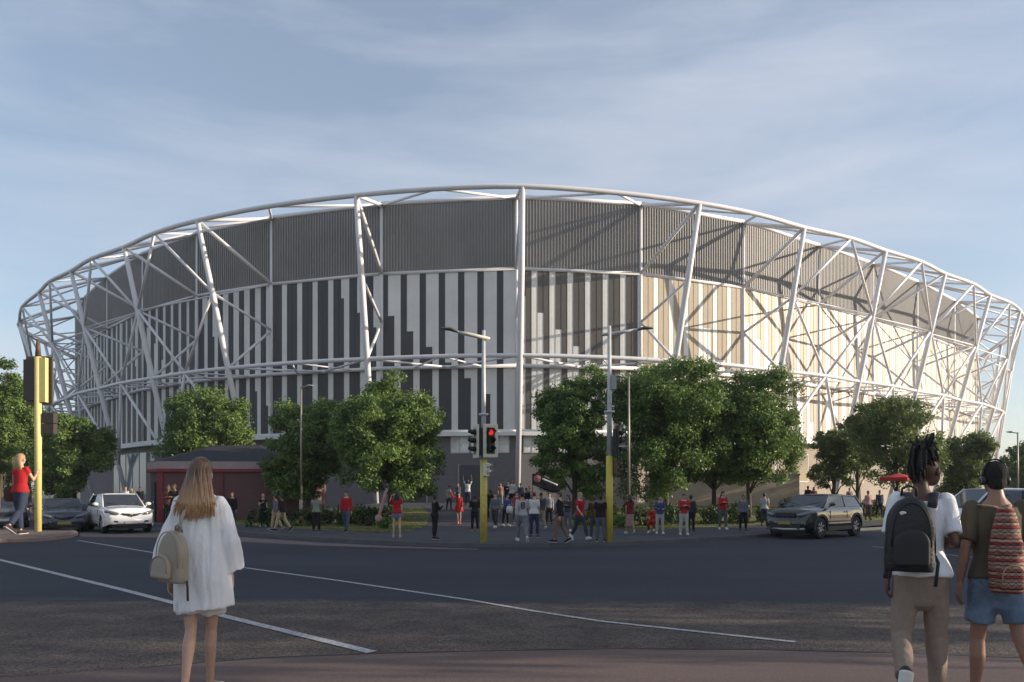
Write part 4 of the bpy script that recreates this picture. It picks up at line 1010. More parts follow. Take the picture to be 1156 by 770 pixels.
POSE={
 'stand':dict(legs=((2,3,3,0),(-2,2,4,0)),arms=((2,9,12,4),(-3,8,14,4))),
 'walk':dict(legs=((24,8,1,-12),(-18,22,1,42)),arms=((-22,9,14,4),(22,8,26,6))),
 'walk_b':dict(legs=((-16,26,1,40),(22,6,1,-14)),arms=((20,9,30,6),(-20,8,14,4))),
 'stroll':dict(legs=((14,6,1,-6),(-12,16,1,26)),arms=((-10,8,12,3),(10,8,24,4))),
 'phone':dict(legs=((3,4,3,0),(-3,4,3,0)),arms=((10,8,12,0),(18,14,105,32))),
 'folded':dict(legs=((3,4,4,0),(-2,4,4,0)),arms=((20,10,95,42),(18,10,95,42))),
 'arms_up':dict(legs=((4,4,5,0),(-4,4,5,0)),arms=((155,22,14,10),(158,22,12,10))),
 'wave':dict(legs=((12,6,2,-4),(-10,14,2,22)),arms=((4,9,14,4),(120,40,40,0))),
 'hold':dict(legs=((4,4,3,0),(-4,4,3,0)),arms=((24,8,78,22),(22,8,78,20))),
 'crouch':dict(legs=((80,105,6,0),(62,100,6,20)),arms=((45,8,40,14),(50,8,36,14))),
 'flag':dict(legs=((4,4,3,0),(-4,4,3,0)),arms=((74,26,52,12),(-2,8,14,4))),
}
def scale_mesh(me,k):
    me.transform(k.to_4x4() if isinstance(k,Matrix) else Matrix.Scale(k,4)); return me
def person(p,yaw,H,pose,sex,skin,hair,top,bottom,shoes,label,group='people walking around the stadium forecourt',lean=0,turn=0,nod=0,vox=.021,cat='person',sleeve=1.0,hem=.90,bk='trousers',flare=0,infl=.016):
    fem=sex=='f'; k=H/1.75
    s=skeleton(POSE[pose] if isinstance(pose,str) else pose,sex,lean,turn,nod)
    me=scale_mesh(body_mesh(s,fem,vox),k)
    o=link('person',me,[skin_m(skin),eyew,lips],None,p,R(yaw)); tag(o,label,cat,group)
    link('hair',scale_mesh(hair_mesh(s,hair[0],vox*.8),k),hair_m(hair[1]),o)
    if top is not None: link('shirt' if not flare else 'dress',scale_mesh(top_mesh(s,fem,vox,sleeve,hem,infl,flare),k),cloth(top),o)
    if bottom is not None: link({'skirt':'skirt','longskirt':'skirt','shorts':'shorts','hot':'shorts'}.get(bk,'trousers'),scale_mesh(bottom_mesh(s,fem,vox,bk),k),cloth(bottom),o)
    for sd in (-1,1): link('shoe',scale_mesh(shoe_mb(s.leg[sd]).mesh('shoe'),k),[cloth(shoes),sole_m],o)
    s.k=k; s.obj=o; return s
def wpt(s,v):
    """a skeleton point in world space"""
    o=s.obj; c,sn=math.cos(o.rotation_euler.z),math.sin(o.rotation_euler.z); v=Vector(v)*s.k
    return Vector((o.location.x+c*v.x-sn*v.y,o.location.y+sn*v.x+c*v.y,o.location.z+v.z))
RED=(.36,.018,.022); BLK=(.014,.014,.016); WHT=(.60,.59,.58); DEN=(.055,.075,.12); GRY=(.20,.20,.21); KHA=(.27,.20,.14); NAV=(.03,.04,.085)
# (pixel column, pixel row of the feet, pixel row of the crown, yaw, pose, ...)
CROWD=[
 (297,595,559,200,'phone','f','fair',('bun','blonde'),BLK,BLK,(.5,.45,.4),'blonde woman in a long black dress standing at the kiosk corner',dict(sleeve=.3,bk='longskirt')),
 (318,601,558,80,'walk','m','brown',('short','black'),BLK,(.42,.31,.20),BLK,'man in black jacket and beige trousers striding past the brick kiosk',{}),
 (311,599,560,85,'stroll','m','tan',('short','black'),(.13,.13,.16),(.40,.30,.20),GRY,'man in dark grey shirt half hidden by the striding man in beige trousers',{}),
 (357,601,558,5,'stand','m','brown',('short','black'),(.22,.23,.20),BLK,BLK,'person in pale grey vest and black trousers under the tree by the kiosk',dict(sleeve=.3)),
 (391,601.5,555,172,'stroll','m','fair',('short','black'),RED,(.075,.09,.12),BLK,'man in red jumper and blue jeans walking towards the camera alone',{}),
 (448,607,555,4,'flag','f','fair',('verylong','black'),RED,(.14,.17,.25),(.4,.3,.25),'woman in red top and denim shorts carrying a flag pole',dict(sleeve=.4,bk='hot')),
 (491,609,559,-60,'phone','m','brown',('short','black'),BLK,BLK,BLK,'man all in black standing left of the centre signal pole with a raised hand',{}),
 (518,592,557,170,'wave','f','tan',('long','black'),RED,None,RED,'woman in short red dress waving on the forecourt left of the centre pole',dict(sleeve=1,hem=.66,flare=.05)),
 (528,571,541.5,175,'arms_up','m','brown',('short','black'),WHT,NAV,BLK,'person in white top with both arms raised before the wall',dict(sleeve=.5)),
 (536,600,560,15,'hold','m','brown',('short','black'),BLK,BLK,(.3,.12,.1),'man in black just left of the centre signal pole',{}),
 (554,586,553,185,'stand','m','dark',('short','black'),(.02,.018,.022),(.03,.026,.03),BLK,'figure in dark coat behind the centre signal pole',{}),
 (517,569,546,160,'stroll','f','tan',('long','brown'),(.10,.10,.13),BLK,BLK,'small distant woman in grey beside the person with raised arms',{}),
 (565,571,546,190,'stroll','m','fair',('short','red'),(.22,.12,.10),GRY,BLK,'distant man in rust coloured top left of the central white column',{}),
 (573,573,544,175,'folded','m','tan',('short','black'),BLK,BLK,WHT,'distant man in black at the foot of the central white column',{}),
 (578,575,542,185,'wave','f','fair',('long','brown'),WHT,BLK,BLK,'distant woman in white with one arm up by the central white column',dict(sleeve=.4)),
 (571,594,560,215,'hold','m','fair',('short','black'),(.055,.07,.20),BLK,WHT,'man in blue jacket leaning over a white carrier bag',dict(lean=14)),
 (589.5,612.5,555,8,'walk','m','tan',('short','black'),(.36,.36,.36),(.17,.17,.19),WHT,'man in pale patterned jumper with a dark number on the back',{}),
 (603,607,556,-4,'stand','f','fair',('bun','red'),WHT,NAV,BLK,'red haired woman in white shirt and dark jeans seen from behind',dict(sleeve=.5)),
 (594,583,551,178,'stand','m','tan',('short','black'),(.03,.03,.06),BLK,BLK,'man in navy behind the man with a number on his back',{}),
 (620,592.5,559,185,'stand','m','fair',('short','black'),GRY,BLK,BLK,'man in grey shirt standing right of the red haired woman',dict(sleeve=.5)),
 (632,613.5,556,75,'stroll','m','fair',('short','brown'),BLK,(.17,.11,.08),BLK,'man in black hoodie and brown trousers near the kerb',{}),
 (655,610.5,556,-150,'walk','f','fair',('bun','blonde'),RED,(.05,.055,.08),WHT,'blonde woman in red shirt, dark jeans and white trainers by the right signal pole',dict(sleeve=.4)),
 (678,611.5,559,-8,'stand','m','brown',('short','black'),BLK,(.085,.10,.12),BLK,'man in black shirt and grey jeans standing against the right signal pole',dict(sleeve=.5)),
 (671,609,560,8,'hold','m','brown',('short','brown'),(.09,.05,.03),(.07,.08,.09),BLK,'person in brown jacket half behind the man at the right signal pole',{}),
 (711,603.5,560,10,'stroll','f','tan',('long','black'),(.14,.015,.025),(.30,.19,.17),(.5,.4,.35),'woman in maroon top and pale patterned skirt right of the right signal pole',dict(sleeve=.3,bk='longskirt')),
 (745,603,560,175,'hold','m','fair',('short','brown'),(.06,.075,.17),(.40,.38,.36),WHT,'person in blue jacket bending over a child in red',dict(lean=12)),
 (737,602,578,150,'crouch','f','tan',('short','brown'),RED,RED,WHT,'small child in red held by the person in blue jacket',{}),
 (772,604,558,178,'folded','m','fair',('short','black'),(.33,.03,.035),(.42,.39,.36),WHT,'man in red shirt and white trousers standing on the footway',{}),
 (780,601,560,-30,'stand','m','brown',('short','black'),(.03,.035,.035),BLK,BLK,'person in black close behind the man in white trousers',{}),
 (816,598,555,180,'folded','f','fair',('long','black'),RED,(.10,.10,.11),WHT,'woman in red jumper and grey jeans with long dark hair in front of the hedge',{}),
 (839,600,559,172,'stand','m','tan',('short','black'),(.13,.13,.15),BLK,BLK,'person in grey top and black trousers left of the dark off-roader',{}),
 (863,594,557,-15,'stand','m','tan',('short','black'),(.33,.33,.32),(.04,.045,.06),BLK,'man in pale grey shirt beside the dark off-roader bonnet',dict(sleeve=.5)),
 (980,587,559,185,'stand','f','tan',('short','brown'),(.42,.24,.24),(.06,.05,.05),BLK,'woman in pink shirt on the verge behind the dark off-roader',dict(sleeve=.6)),
 (993,585,558,175,'stroll','m','tan',('short','black'),NAV,BLK,BLK,'man in navy on the verge next to the woman in pink',{}),
 (912,576,549,180,'stand','m','brown',('short','black'),BLK,BLK,BLK,'leftmost small distant person above the roof of the dark off-roader',{}),
 (919,577,550,170,'stand','f','tan',('long','black'),(.2,.05,.05),BLK,BLK,'small distant person in dark red above the roof of the dark off-roader',{}),
 (943,577,550,180,'stroll','m','brown',('short','black'),GRY,BLK,BLK,'small distant person in grey over the rear of the dark off-roader',{}),
 (959,577,551,180,'stand','m','tan',('short','brown'),(.3,.16,.14),NAV,BLK,'rightmost small distant person behind the dark off-roader',{}),
 (142,579,546,178,'stroll','f','fair',('bun','blonde'),WHT,(.3,.27,.25),BLK,'distant blonde woman in white over the white crossover',{}),
 (149,578,547,170,'stand','m','fair',('short','brown'),(.35,.28,.2),BLK,BLK,'distant man in tan top over the white crossover',{}),
 (158,580,548,182,'stand','m','brown',('short','black'),BLK,BLK,BLK,'distant man in black between the crossover and the brick kiosk',{}),
 (197,596,546,170,'hold','m','brown',('short','black'),BLK,BLK,BLK,'man in black behind the left shoulder of the woman in white',{}),
 (190,594,548,190,'stand','f','brown',('long','brown'),(.1,.03,.03),BLK,BLK,'dark haired woman by the kiosk door behind the woman in white',{}),
 (262,597,556,185,'stand','m','tan',('short','brown'),BLK,NAV,BLK,'man in black behind the right shoulder of the woman in white',{}),
 (559,597,557,160,'stroll','m','fair',('short','brown'),(.12,.13,.15),(.05,.05,.06),WHT,'man in slate grey jacket just right of the centre signal pole',{}),
 (583,590,556,195,'stand','f','fair',('long','brown'),(.30,.05,.05),(.06,.07,.10),BLK,'woman in faded red top between the blue jacket and the numbered jumper',dict(sleeve=.6)),
 (611,598,557,20,'stroll','m','brown',('cap','black'),(.05,.05,.055),KHA,WHT,'man in dark cap and khaki trousers beside the red haired woman',{}),
 (598,579,549,170,'stand','m','tan',('short','black'),(.25,.24,.22),NAV,BLK,'distant man in beige top beneath the dark banner',{}),
 (544,576,549,190,'stand','f','fair',('long','blonde'),(.20,.02,.03),BLK,BLK,'distant blonde woman in dark red left of the centre signal pole',{}),
 (588,574,546,150,'stroll','m','brown',('short','black'),(.06,.07,.11),GRY,BLK,'distant man in dark blue at the wall right of the white column',{}),
 (507,577,551,200,'stroll','m','fair',('cap','black'),(.30,.29,.28),(.06,.06,.07),BLK,'distant man in pale top and cap at the left of the forecourt',{}),
 (641,600,559,160,'folded','f','tan',('long','black'),(.05,.045,.05),(.10,.11,.14),WHT,'woman in black with folded arms between the hoodie and the blonde in red',{}),
]
SK_BY={}
for px,fy,hy,yaw,pose,sex,skin,hair,top,bot,sh,label,kw in CROWD:
    p=at(px,fy)
    H=max(.95 if pose=='crouch' else 1.45,min((fy-hy)*p.y/F,1.92))
    if pose=='crouch': H=1.25
    SK_BY[label]=person(p,yaw,H,pose,sex,skin,hair,top,bot,sh,label,**kw)
# number on the pale jumper
s=SK_BY['man in pale patterned jumper with a dark number on the back']
cu=bpy.data.curves.new('number','FONT'); cu.body='8'; cu.size=.30; cu.align_x='CENTER'; cu.extrude=.004; t=bpy.data.objects.new('t',cu); COL.objects.link(t)
me=bpy.data.meshes.new_from_object(t.evaluated_get(bpy.context.evaluated_depsgraph_get())); bpy.data.objects.remove(t)
o=link('shirt_number',me,cloth((.02,.02,.025)),s.obj); o.location=Vector((0,-.158,1.16))*s.k+s.dz*s.k; o.rotation_euler=(R(90),0,0)
# flag of the woman in red and the dark banner by the column
s=SK_BY['woman in red top and denim shorts carrying a flag pole']
h=wpt(s,s.arm[-1]['w']+s.arm[-1]['d']*.06); fl=empty('flag',h,0,'furled pale pink flag on a dark slanting pole held by the woman in red','flag')
m=MB(); m.tube((.10,.0,-.35),(-.42,.02,.72),.018,n=8); m.build('pole',M('pole_dark',(.05,.04,.035),.6,0,.1),fl)
m=MB(); m.loft([((-.16,.02,.26),.05,.03),((-.24,.02,.0),.055,.03),((-.34,.03,-.35),.06,.035),((-.42,.03,-.62),.05,.03)],n=10,side=(1,0,0),round0=True,round1=True); m.ell((-.45,.0,-.76),(.13,.05,.13),14,10); m.build('cloth',cloth((.42,.25,.22)),fl)
p=at_d(613,37.5); p.z=zpx(547,37.5); fl=empty('banner',p,0,'dark sloping banner with white stripe and red disc right of the central white column','banner')
m=MB(); c=[(-.62,.62),(-.35,.66),(.95,.05),(1.0,-.45),(.6,-.5),(-.62,-.02)]
def wavy(poly,z): return [(x,.10*math.sin(x*3.2)+z,y) for x,y in poly]
f=wavy(c,0); b=wavy(c,.03); n=len(c); m.add(f+b,[tuple(range(n)),tuple(range(2*n-1,n-1,-1))]+[(i,i+n,(i+1)%n+n,(i+1)%n) for i in range(n)]); m.build('cloth',cloth((.02,.019,.022)),fl)
m=MB(); m.loft([((x,min(.10*math.sin(x*3.2),.02)-.11,.36-.42*(x+.1)),.05,.012) for x in (-.05,.1,.25,.4,.55,.7,.85)],side=(0,0,1),n=6); m.build('stripe',cloth((.55,.54,.54)),fl)
m=MB(); m.lathe([(0,.02),(.2,.018),(.22,0)],(-.34,-.10,.34),(0,-1,0),20); m.build('disc',cloth((.30,.12,.12)),fl)
m=MB(); m.tube((-.62,.02,.66),(-.62,.02,-1.5),.02,n=8); m.build('pole',M('pole_dark',(.05,.04,.035)),fl); fl.scale=(.80,.80,.80)
# white carrier bag and dark push chair bar
s=SK_BY['man in blue jacket leaning over a white carrier bag']
h=wpt(s,s.arm[1]['w']+s.arm[1]['d']*.1); m=MB(); m.loft([((0,0,-.34),.13,.07),((0,0,-.2),.15,.08),((0,0,-.03),.11,.05)],n=12); m.tube((-.05,0,-.05),(0,0,.05),.008,n=6); m.tube((.05,0,-.05),(0,0,.05),.008,n=6)
tag(m.build('carrier_bag',cloth((.6,.58,.56)),None,h),'white carrier bag held by the man in blue jacket','bag')
# woman in red on the island, and the sliver of a person at the left edge
dI=at(27,604,.13).y; pI=at_d(23,dI,.134)
s=person(pI,-12,(604-513)*dI/F,dict(legs=((10,4,1,-4),(-14,30,1,34)),arms=((6,10,10,2),(30,10,100,16))),'f','fair',('long','blonde'),(.40,.02,.022),(.035,.045,.075),(.05,.03,.03),'blonde woman in red sleeveless top on the left island beside the yellow pole',None,vox=.02,sleeve=.25)
s.obj.pop('group',None)
h=wpt(s,(-.24,-.02,.92)); m=MB(); m.loft([((0,0,-.24),.24,.10),((0,0,.0),.25,.10),((0,0,.22),.20,.05)],n=14,round0=True); b=m.build('handbag',cloth((.075,.025,.02)),None,h); tag(b,'dark red-brown shoulder bag of the woman in red on the island','handbag')
sh=wpt(s,s.arm[-1]['s']+Vector((0,0,.07)))-h; m=MB(); m.path([(-.02,-.1,.2),(sh.x*.6,sh.y-.1,sh.z*.6),(sh.x,sh.y,sh.z+.02),(sh.x*.6+.02,sh.y+.1,sh.z*.6),(.02,.1,.2)],.018,6); m.build('strap',cloth((.075,.025,.02)),b)
dI=at(-4,612,.13).y
person(at_d(-13,dI,.134),10,(612-528)*dI/F,'stand','m','tan',('short','brown'),(.12,.075,.045),(.10,.065,.04),WHT,'figure in brown cut off by the left edge beside the island',None,vox=.025)
# ---------------------------------------------------------------- the three people in front
def folds(me,amp,fx,fz,seed=0,sharp=False):
    for v in me.vertices:
        c=v.co; q=noise.noise((c.x*fx+seed,c.y*fx,c.z*fz))+.5*noise.noise((c.x*fx*2.1,c.y*fx*2.1+seed,c.z*fz*1.8))
        if sharp: q=.45-abs(q)
        v.co=c+v.normal*(amp*q)
    return me
def rpack(w,h,dp,n=40,rows=16,top_round=.5,bot=.9,lean=0.):
    """rounded pack body, back towards the wearer at +y, bottom at z=0"""
    m=MB(); secs=[]
    for i in range(rows+1):
        t=i/rows; z=h*t
        k=1.0
        if t>1-top_round: q=(t-1+top_round)/top_round; k=math.sqrt(max(1-q*q,.0025))
        if t<.10: k*=bot+(1-bot)*t/.10
        secs.append((z,k))
    vs=[];fs=[]
    for z,k in secs:
        for j in range(n):
            a=2*math.pi*j/n; ca,sa=math.cos(a),math.sin(a)
            ex=.55; x=w/2*k*math.copysign(abs(ca)**ex,ca); y=dp/2*(.35+.65*k)*math.copysign(abs(sa)**ex,sa)
            y-= lean*z
            vs.append((x,y,z))
    R_=len(secs)
    fs=[(i*n+j,i*n+(j+1)%n,(i+1)*n+(j+1)%n,(i+1)*n+j) for i in range(R_-1) for j in range(n)]+[tuple(range(n-1,-1,-1)),tuple((R_-1)*n+j for j in range(n))]
    m.add(vs,fs,0,True); return m
def hair_ramp(name,c0,c1,z0,z1):
    m=bpy.data.materials.new(name); m.use_nodes=True; nt=m.node_tree; p=nt.nodes['Principled BSDF']; L=nt.links
    tc=nt.nodes.new('ShaderNodeTexCoord'); sx=nt.nodes.new('ShaderNodeSeparateXYZ'); L.new(tc.outputs['Object'],sx.inputs[0])
    nz=nt.nodes.new('ShaderNodeTexNoise'); mp=nt.nodes.new('ShaderNodeMapping'); mp.inputs['Scale'].default_value=(60,60,4); L.new(tc.outputs['Object'],mp.inputs['Vector']); L.new(mp.outputs[0],nz.inputs['Vector']); nz.inputs['Scale'].default_value=1
    ma=nt.nodes.new('ShaderNodeMath'); ma.operation='MULTIPLY_ADD'; ma.inputs[1].default_value=.16; L.new(nz.outputs['Fac'],ma.inputs[0]); L.new(sx.outputs[2],ma.inputs[2])
    mr=nt.nodes.new('ShaderNodeMapRange'); mr.inputs['From Min'].default_value=z1+.08; mr.inputs['From Max'].default_value=z0+.08; L.new(ma.outputs[0],mr.inputs['Value'])
    rp=nt.nodes.new('ShaderNodeValToRGB'); rp.color_ramp.elements[0].color=(*c1,1); rp.color_ramp.elements[1].color=(*c0,1); L.new(mr.outputs[0],rp.inputs['Fac']); L.new(rp.outputs[0],p.inputs['Base Color'])
    p.inputs['Roughness'].default_value=.42; p.inputs['Specular IOR Level'].default_value=.5
    b=nt.nodes.new('ShaderNodeBump'); b.inputs['Strength'].default_value=.6; b.inputs['Distance'].default_value=.01; L.new(nz.outputs['Fac'],b.inputs['Height']); L.new(b.outputs[0],p.inputs['Normal'])
    return m
FV=.0105
def rel(o,yaw,v): return Vector(o)+Matrix.Rotation(R(yaw),3,'Z')@Vector(v)
ZN=znear(5.7)
# --- woman in white
KZ=.995; KW=Matrix.Diagonal((.92,.94,.995)); pw=Vector(((227-CX)*5.77/F,5.77,znear(5.77)))
s=skeleton(dict(legs=((-7,20,-4.6,16),(9,5,-4.6,-4)),arms=((-6,13,10,2),(4,10,12,4))),'f',0,-8)
bw=link('person',scale_mesh(body_mesh(s,True,FV),KW),[M('skin_woman',(.46,.28,.205),.5,0,.08,9,spec=.35),eyew,lips],None,pw,R(2))
tag(bw,'woman in loose white tunic with long ombre hair and a beige backpack on one shoulder','person')
rng=random.Random(3)
# tunic: body and bell sleeves fused, then creased
m=MB(); sec=[(.655,.235,.165,0,.03),(.74,.232,.160,0,.022),(.86,.226,.166,-.006,.012),(.98,.214,.162,-.010,.004),(1.10,.204,.150,-.010,0),(1.22,.196,.136,-.004,0),(1.34,.196,.126,.0,0),(1.41,.182,.110,-.004,0),(1.455,.140,.084,-.004,0),(1.485,.085,.068,-.002,0)]
m.loft([(s.up((x,y,z)),a,b) for z,a,b,y,x in sec],n=28)
for sd in (-1,1):
    a=s.arm[sd]; t=a['e'].lerp(a['w'],.62 if sd<0 else .85); out=Vector((sd*.012,-.006,0))
    m.ell(a['s'],(.060,.062,.060),14,10)
    m.loft([(a['s'],.060,.064),(a['s'].lerp(a['e'],.5)+out,.066,.074),(a['e']+out*2,.076,.090),(t+out*3,.080 if sd>0 else .100,.105)],n=18)
tn=remesh(m,.010,7,.5); folds(tn,.020,9,.8,5); folds(tn,.010,20,1.6,9)
linen=M('white_linen',(.76,.76,.77),.9,0,.05,14,.55,26,spec=.15,stretch=(1,1,.3))
link('tunic',scale_mesh(tn,KW),linen,bw)
bt=bottom_mesh(s,True,.011,'shorts',.016); folds(bt,.012,14,2,2); link('shorts',scale_mesh(bt,KW),M('white_cotton',(.60,.58,.57),.9,0,.06,20,.3,40,spec=.15),bw)
for sd in (-1,1): link('shoe',scale_mesh(shoe_mb(s.leg[sd]).mesh('shoe'),KW),[cloth((.35,.26,.2)),sole_m],bw)
# hair: cap plus separate falling locks
m=MB(); H=s.hr; hc=s.hc
m.ell(hc+H@Vector((0,-.016,.030)),(.086,.102,.099),20,14); me=remesh(m,.009,2)
x=MB()
for k in range(210):
    a=rng.uniform(-1.45,1.45); a=a if abs(a)<1.2 or rng.random()<.5 else a*.6
    r0=rng.uniform(.80,1.03); st=hc+H@Vector((math.sin(a)*.05*r0+rng.uniform(-.008,.008),-.02-.05*math.cos(a),.118*r0-.01))
    p1=hc+H@Vector((math.sin(a)*.092*r0,-.018-.108*math.cos(a)*r0,.02)); wv=rng.uniform(-.02,.02); ln=rng.uniform(.20,.315)-.05*abs(a)/1.4
    p2=s.up((math.sin(a)*.102*r0+wv,-.062-.070*math.cos(a)*r0,1.54)); p3=s.up((math.sin(a)*.120+wv*1.6,-.095-.050*math.cos(a),1.44)); p4=s.up((math.sin(a)*.128+wv*2.2+rng.uniform(-.012,.012),-.125-.030*math.cos(a)+rng.uniform(-.01,.01),1.60-ln))
    w=rng.uniform(.008,.015); x.loft([(st,w*.7,w*.5),(p1,w,w*.6),(p2,w*1.05,w*.7),(p3,w,w*.6),(p4,w*.25,w*.2)],side=(math.cos(a),math.sin(a),0),n=6)
link('hair',scale_mesh(append_mb(me,x),KW),hair_ramp('hair_ombre',(.095,.052,.029),(.50,.30,.155),1.66,1.36),bw)
# her backpack
bag=M('bag_beige',(.335,.295,.235),.55,0,.07,5,.15,120,spec=.3); bag_dk=M('bag_beige_trim',(.26,.225,.175),.55,0,.08,6)
pb=pw+Vector((-.105,-.235,.895*KZ)); bp=rpack(.215,.355,.125,top_round=.5,bot=.93,lean=.06).build('backpack',bag,None,pb,R(-24)); bp.rotation_euler=(R(-2),R(4),R(-24))
tag(bp,'small beige leather backpack hanging from the left shoulder of the woman in white','backpack')
m=rpack(.165,.165,.06,rows=12,top_round=.55,bot=.93); m.v=[(x_-.030,y_-.082,z_+.03) for x_,y_,z_ in m.v]; fp=m.build('front_pocket',bag,bp)
def arch_line(w,h,y,z0,tr,off=0,n=22,lean=0):
    out=[]
    for i in range(n+1):
        t=i/n*2-1; a=math.pi*(.5-t*.5); X=-math.cos(a)*w/2
        z=z0+h*math.sin(a)**.7 if True else 0; out.append((X+off,y-lean*z,z))
    return out
m=MB(); m.path(arch_line(.205,.24,-.060,.11,.5,0,22,.06),.004,6); m.path(arch_line(.210,.245,-.018,.11,.5,0,22,.06),.004,6); m.build('zip',bag_dk,bp)
m=MB(); m.path(arch_line(.155,.11,-.108,.07,.5,-.030),.0035,6); m.build('zip',bag_dk,fp)
m=MB(); m.path([(-.03,.02,.345),(-.028,.012,.385),(.0,.008,.398),(.028,.012,.385),(.03,.02,.345)],.008,8); m.build('top_handle',bag_dk,bp)
m=MB(); c,sn=math.cos(R(24)),math.sin(R(24))
def tl(wp): 
    d=Vector(wp)-pb; return Vector((c*d.x-sn*d.y,sn*d.x+c*d.y,d.z))
m.ribbon([tl(pw+Vector(q)) for q in ((-.105,-.21,1.235),(-.105,-.165,1.34),(-.105,-.125,1.43),(-.105,-.065,1.505),(-.107,.01,1.52),(-.11,.08,1.45),(-.112,.12,1.30))],(1,0,0),.019,.005); m.build('strap',bag,bp)
m=MB(); m.ribbon([(.09,.03,.03),(.118,.02,-.02),(.122,.03,-.12)],(1,0,0),.011,.003); m.build('strap',M('bag_strap_dark',(.05,.045,.04),.7,0,.1),bp)
# --- man in white T-shirt
KMZ=1.01; KM=Matrix.Diagonal((.90,.94,1.01)); D1=5.45; YM=-20; pm=Vector(((1040-CX)*D1/F,D1,znear(D1)))
s=skeleton(dict(legs=((-2,56,6,84),(9,5,3,-4)),arms=((-8,10,14,2),(-16,8,98,14))),'m',2,-38,-4)
s.curl=.9; s.hc=s.hc+Vector((.062,0,0)); s.neck=s.neck+Vector((.035,0,0))
bm_=link('person',scale_mesh(body_mesh(s,False,FV),KM),[M('skin_man',(.115,.058,.038),.45,0,.08,9,spec=.4),eyew,lips],None,pm,R(YM))
tag(bm_,'man in white T-shirt and khaki trousers with tied up dreadlocks, walking away','person')
tp=top_mesh(s,False,.0105,.5,.92,.020); folds(tp,.013,8,3.2,4); folds(tp,.006,17,6,8,True)
link('shirt',scale_mesh(tp,KM),M('white_jersey',(.76,.76,.78),.9,0,.04,12,.2,60,spec=.15),bm_)
bt=bottom_mesh(s,False,.0105,'trousers',.013); folds(bt,.012,9,4,1); folds(bt,.006,16,9,6,True)
link('trousers',scale_mesh(bt,KM),M('khaki_twill',(.27,.205,.165),.9,0,.10,10,.3,90,spec=.15),bm_)
for sd in (-1,1): link('shoe',scale_mesh(shoe_mb(s.leg[sd],.012).mesh('shoe'),KM),[M('shoe_black',(.02,.02,.022),.6,0,0),M('sole_pale',(.62,.60,.56),.7,0,.08,20)],bm_)
m=MB(); l=s.leg[-1]; m.loft([(l['a']+(l['k']-l['a']).normalized()*.03,.040,.044),(l['a']+(l['k']-l['a']).normalized()*.07,.040,.044)],n=12); link('sock',scale_mesh(m.mesh('sock'),KM),M('sock_black',(.015,.015,.016),.9,0,0),bm_)
H=s.hr; hc=s.hc; m=MB(); m.ell(hc+H@Vector((-.006,-.022,.060)),(.068,.088,.072),18,12,rot=H); m.ell(hc+H@Vector((-.02,-.055,.0)),(.052,.052,.06),14,10,rot=H); me=remesh(m,.009,2); x=MB(); rng=random.Random(9)
for k in range(75):        # locks swept up to a knot and falling back over it
    a=rng.uniform(0,6.28); st=hc+H@Vector((math.sin(a)*.068,-.018+math.cos(a)*.082,.06+rng.uniform(-.03,.04))); kn=hc+H@Vector((rng.uniform(-.03,.03),-.055+rng.uniform(-.03,.03),.128+rng.uniform(-.01,.03)))
    md=(st+kn)/2+H@Vector((math.sin(a)*.025,math.cos(a)*.02-.01,.03)); w=rng.uniform(.0085,.0115)
    kind=rng.random()
    if kind<.58:
        b=rng.uniform(2.7,4.9); e1=kn+H@Vector((math.sin(b)*.055,math.cos(b)*.05-.01,.0)); e2=kn+H@Vector((math.sin(b)*.075,math.cos(b)*.055-.03,-.08-rng.random()*.03)); e3=kn+H@Vector((math.sin(b)*.07+rng.uniform(-.02,.02),math.cos(b)*.04-.045,-.10-rng.random()*.11))
    elif kind<.90:
        b=rng.uniform(0,6.28); e1=kn+H@Vector((math.sin(b)*.03,math.cos(b)*.03,.035)); e2=kn+H@Vector((math.sin(b)*.055,math.cos(b)*.05,.055)); e3=kn+H@Vector((math.sin(b)*.085,math.cos(b)*.075,.03+rng.uniform(-.04,.03)))
    else:
        b=rng.uniform(0,6.28); e1=kn+H@Vector((math.sin(b)*.012,math.cos(b)*.012,.03)); e2=kn+H@Vector((math.sin(b)*.028,math.cos(b)*.028,.06)); e3=kn+H@Vector((math.sin(b)*.04+.01,math.cos(b)*.04,.075+rng.random()*.035))
    x.loft([(st,w*.8,w*.8),(md,w,w),(kn,w*1.05,w*1.05),(e1,w,w),(e2,w*.95,w*.95),(e3,w*.6,w*.6)],n=7,round1=True,side=(.3,.8,.1))
link('hair',scale_mesh(append_mb(me,x),KM),M('hair_dread',(.011,.009,.009),.65,0,.3,60,.6,120),bm_)
nyl=M('pack_nylon',(.020,.020,.023),.55,0,.14,7,.3,60,spec=.45); nyl2=M('pack_panel',(.014,.014,.016),.6,0,.1,7)
pk=rel(pm,YM,(-.095,-.205,.985*KMZ)); P3=rpack(.30,.49,.18,top_round=.46,bot=.9,lean=.05); 
P3=P3.mesh('pack'); folds(P3,.008,7,5,3)
bk=link('backpack',P3,nyl,None,pk,R(YM)); tag(bk,'large black nylon backpack worn by the man in the white T-shirt','backpack')
m=rpack(.215,.25,.05,rows=12,top_round=.4,bot=.92); m.v=[(x_,y_-.105,z_+.035) for x_,y_,z_ in m.v]; fp=m.build('front_pocket',nyl2,bk)
m=MB(); m.path(arch_line(.29,.35,-.050,.12,.5,0,24,.05),.005,6); m.path(arch_line(.235,.29,-.090,.16,.5,0,24,.03),.004,6); m.build('zip',black,bk)
m=MB(); m.path([(-.045,.04,.495),(-.042,.02,.545),(0,.01,.562),(.042,.02,.545),(.045,.04,.495)],.008,8); m.build('top_handle',nyl2,bk)
m=MB(); m.ell((-.055,-.135,.385),(.020,.008,.011),12,8); m.ell((-.062,-.136,.378),(.010,.008,.008),10,6); m.build('badge',M('badge_white',(.6,.6,.6),.5,0,0),bk)
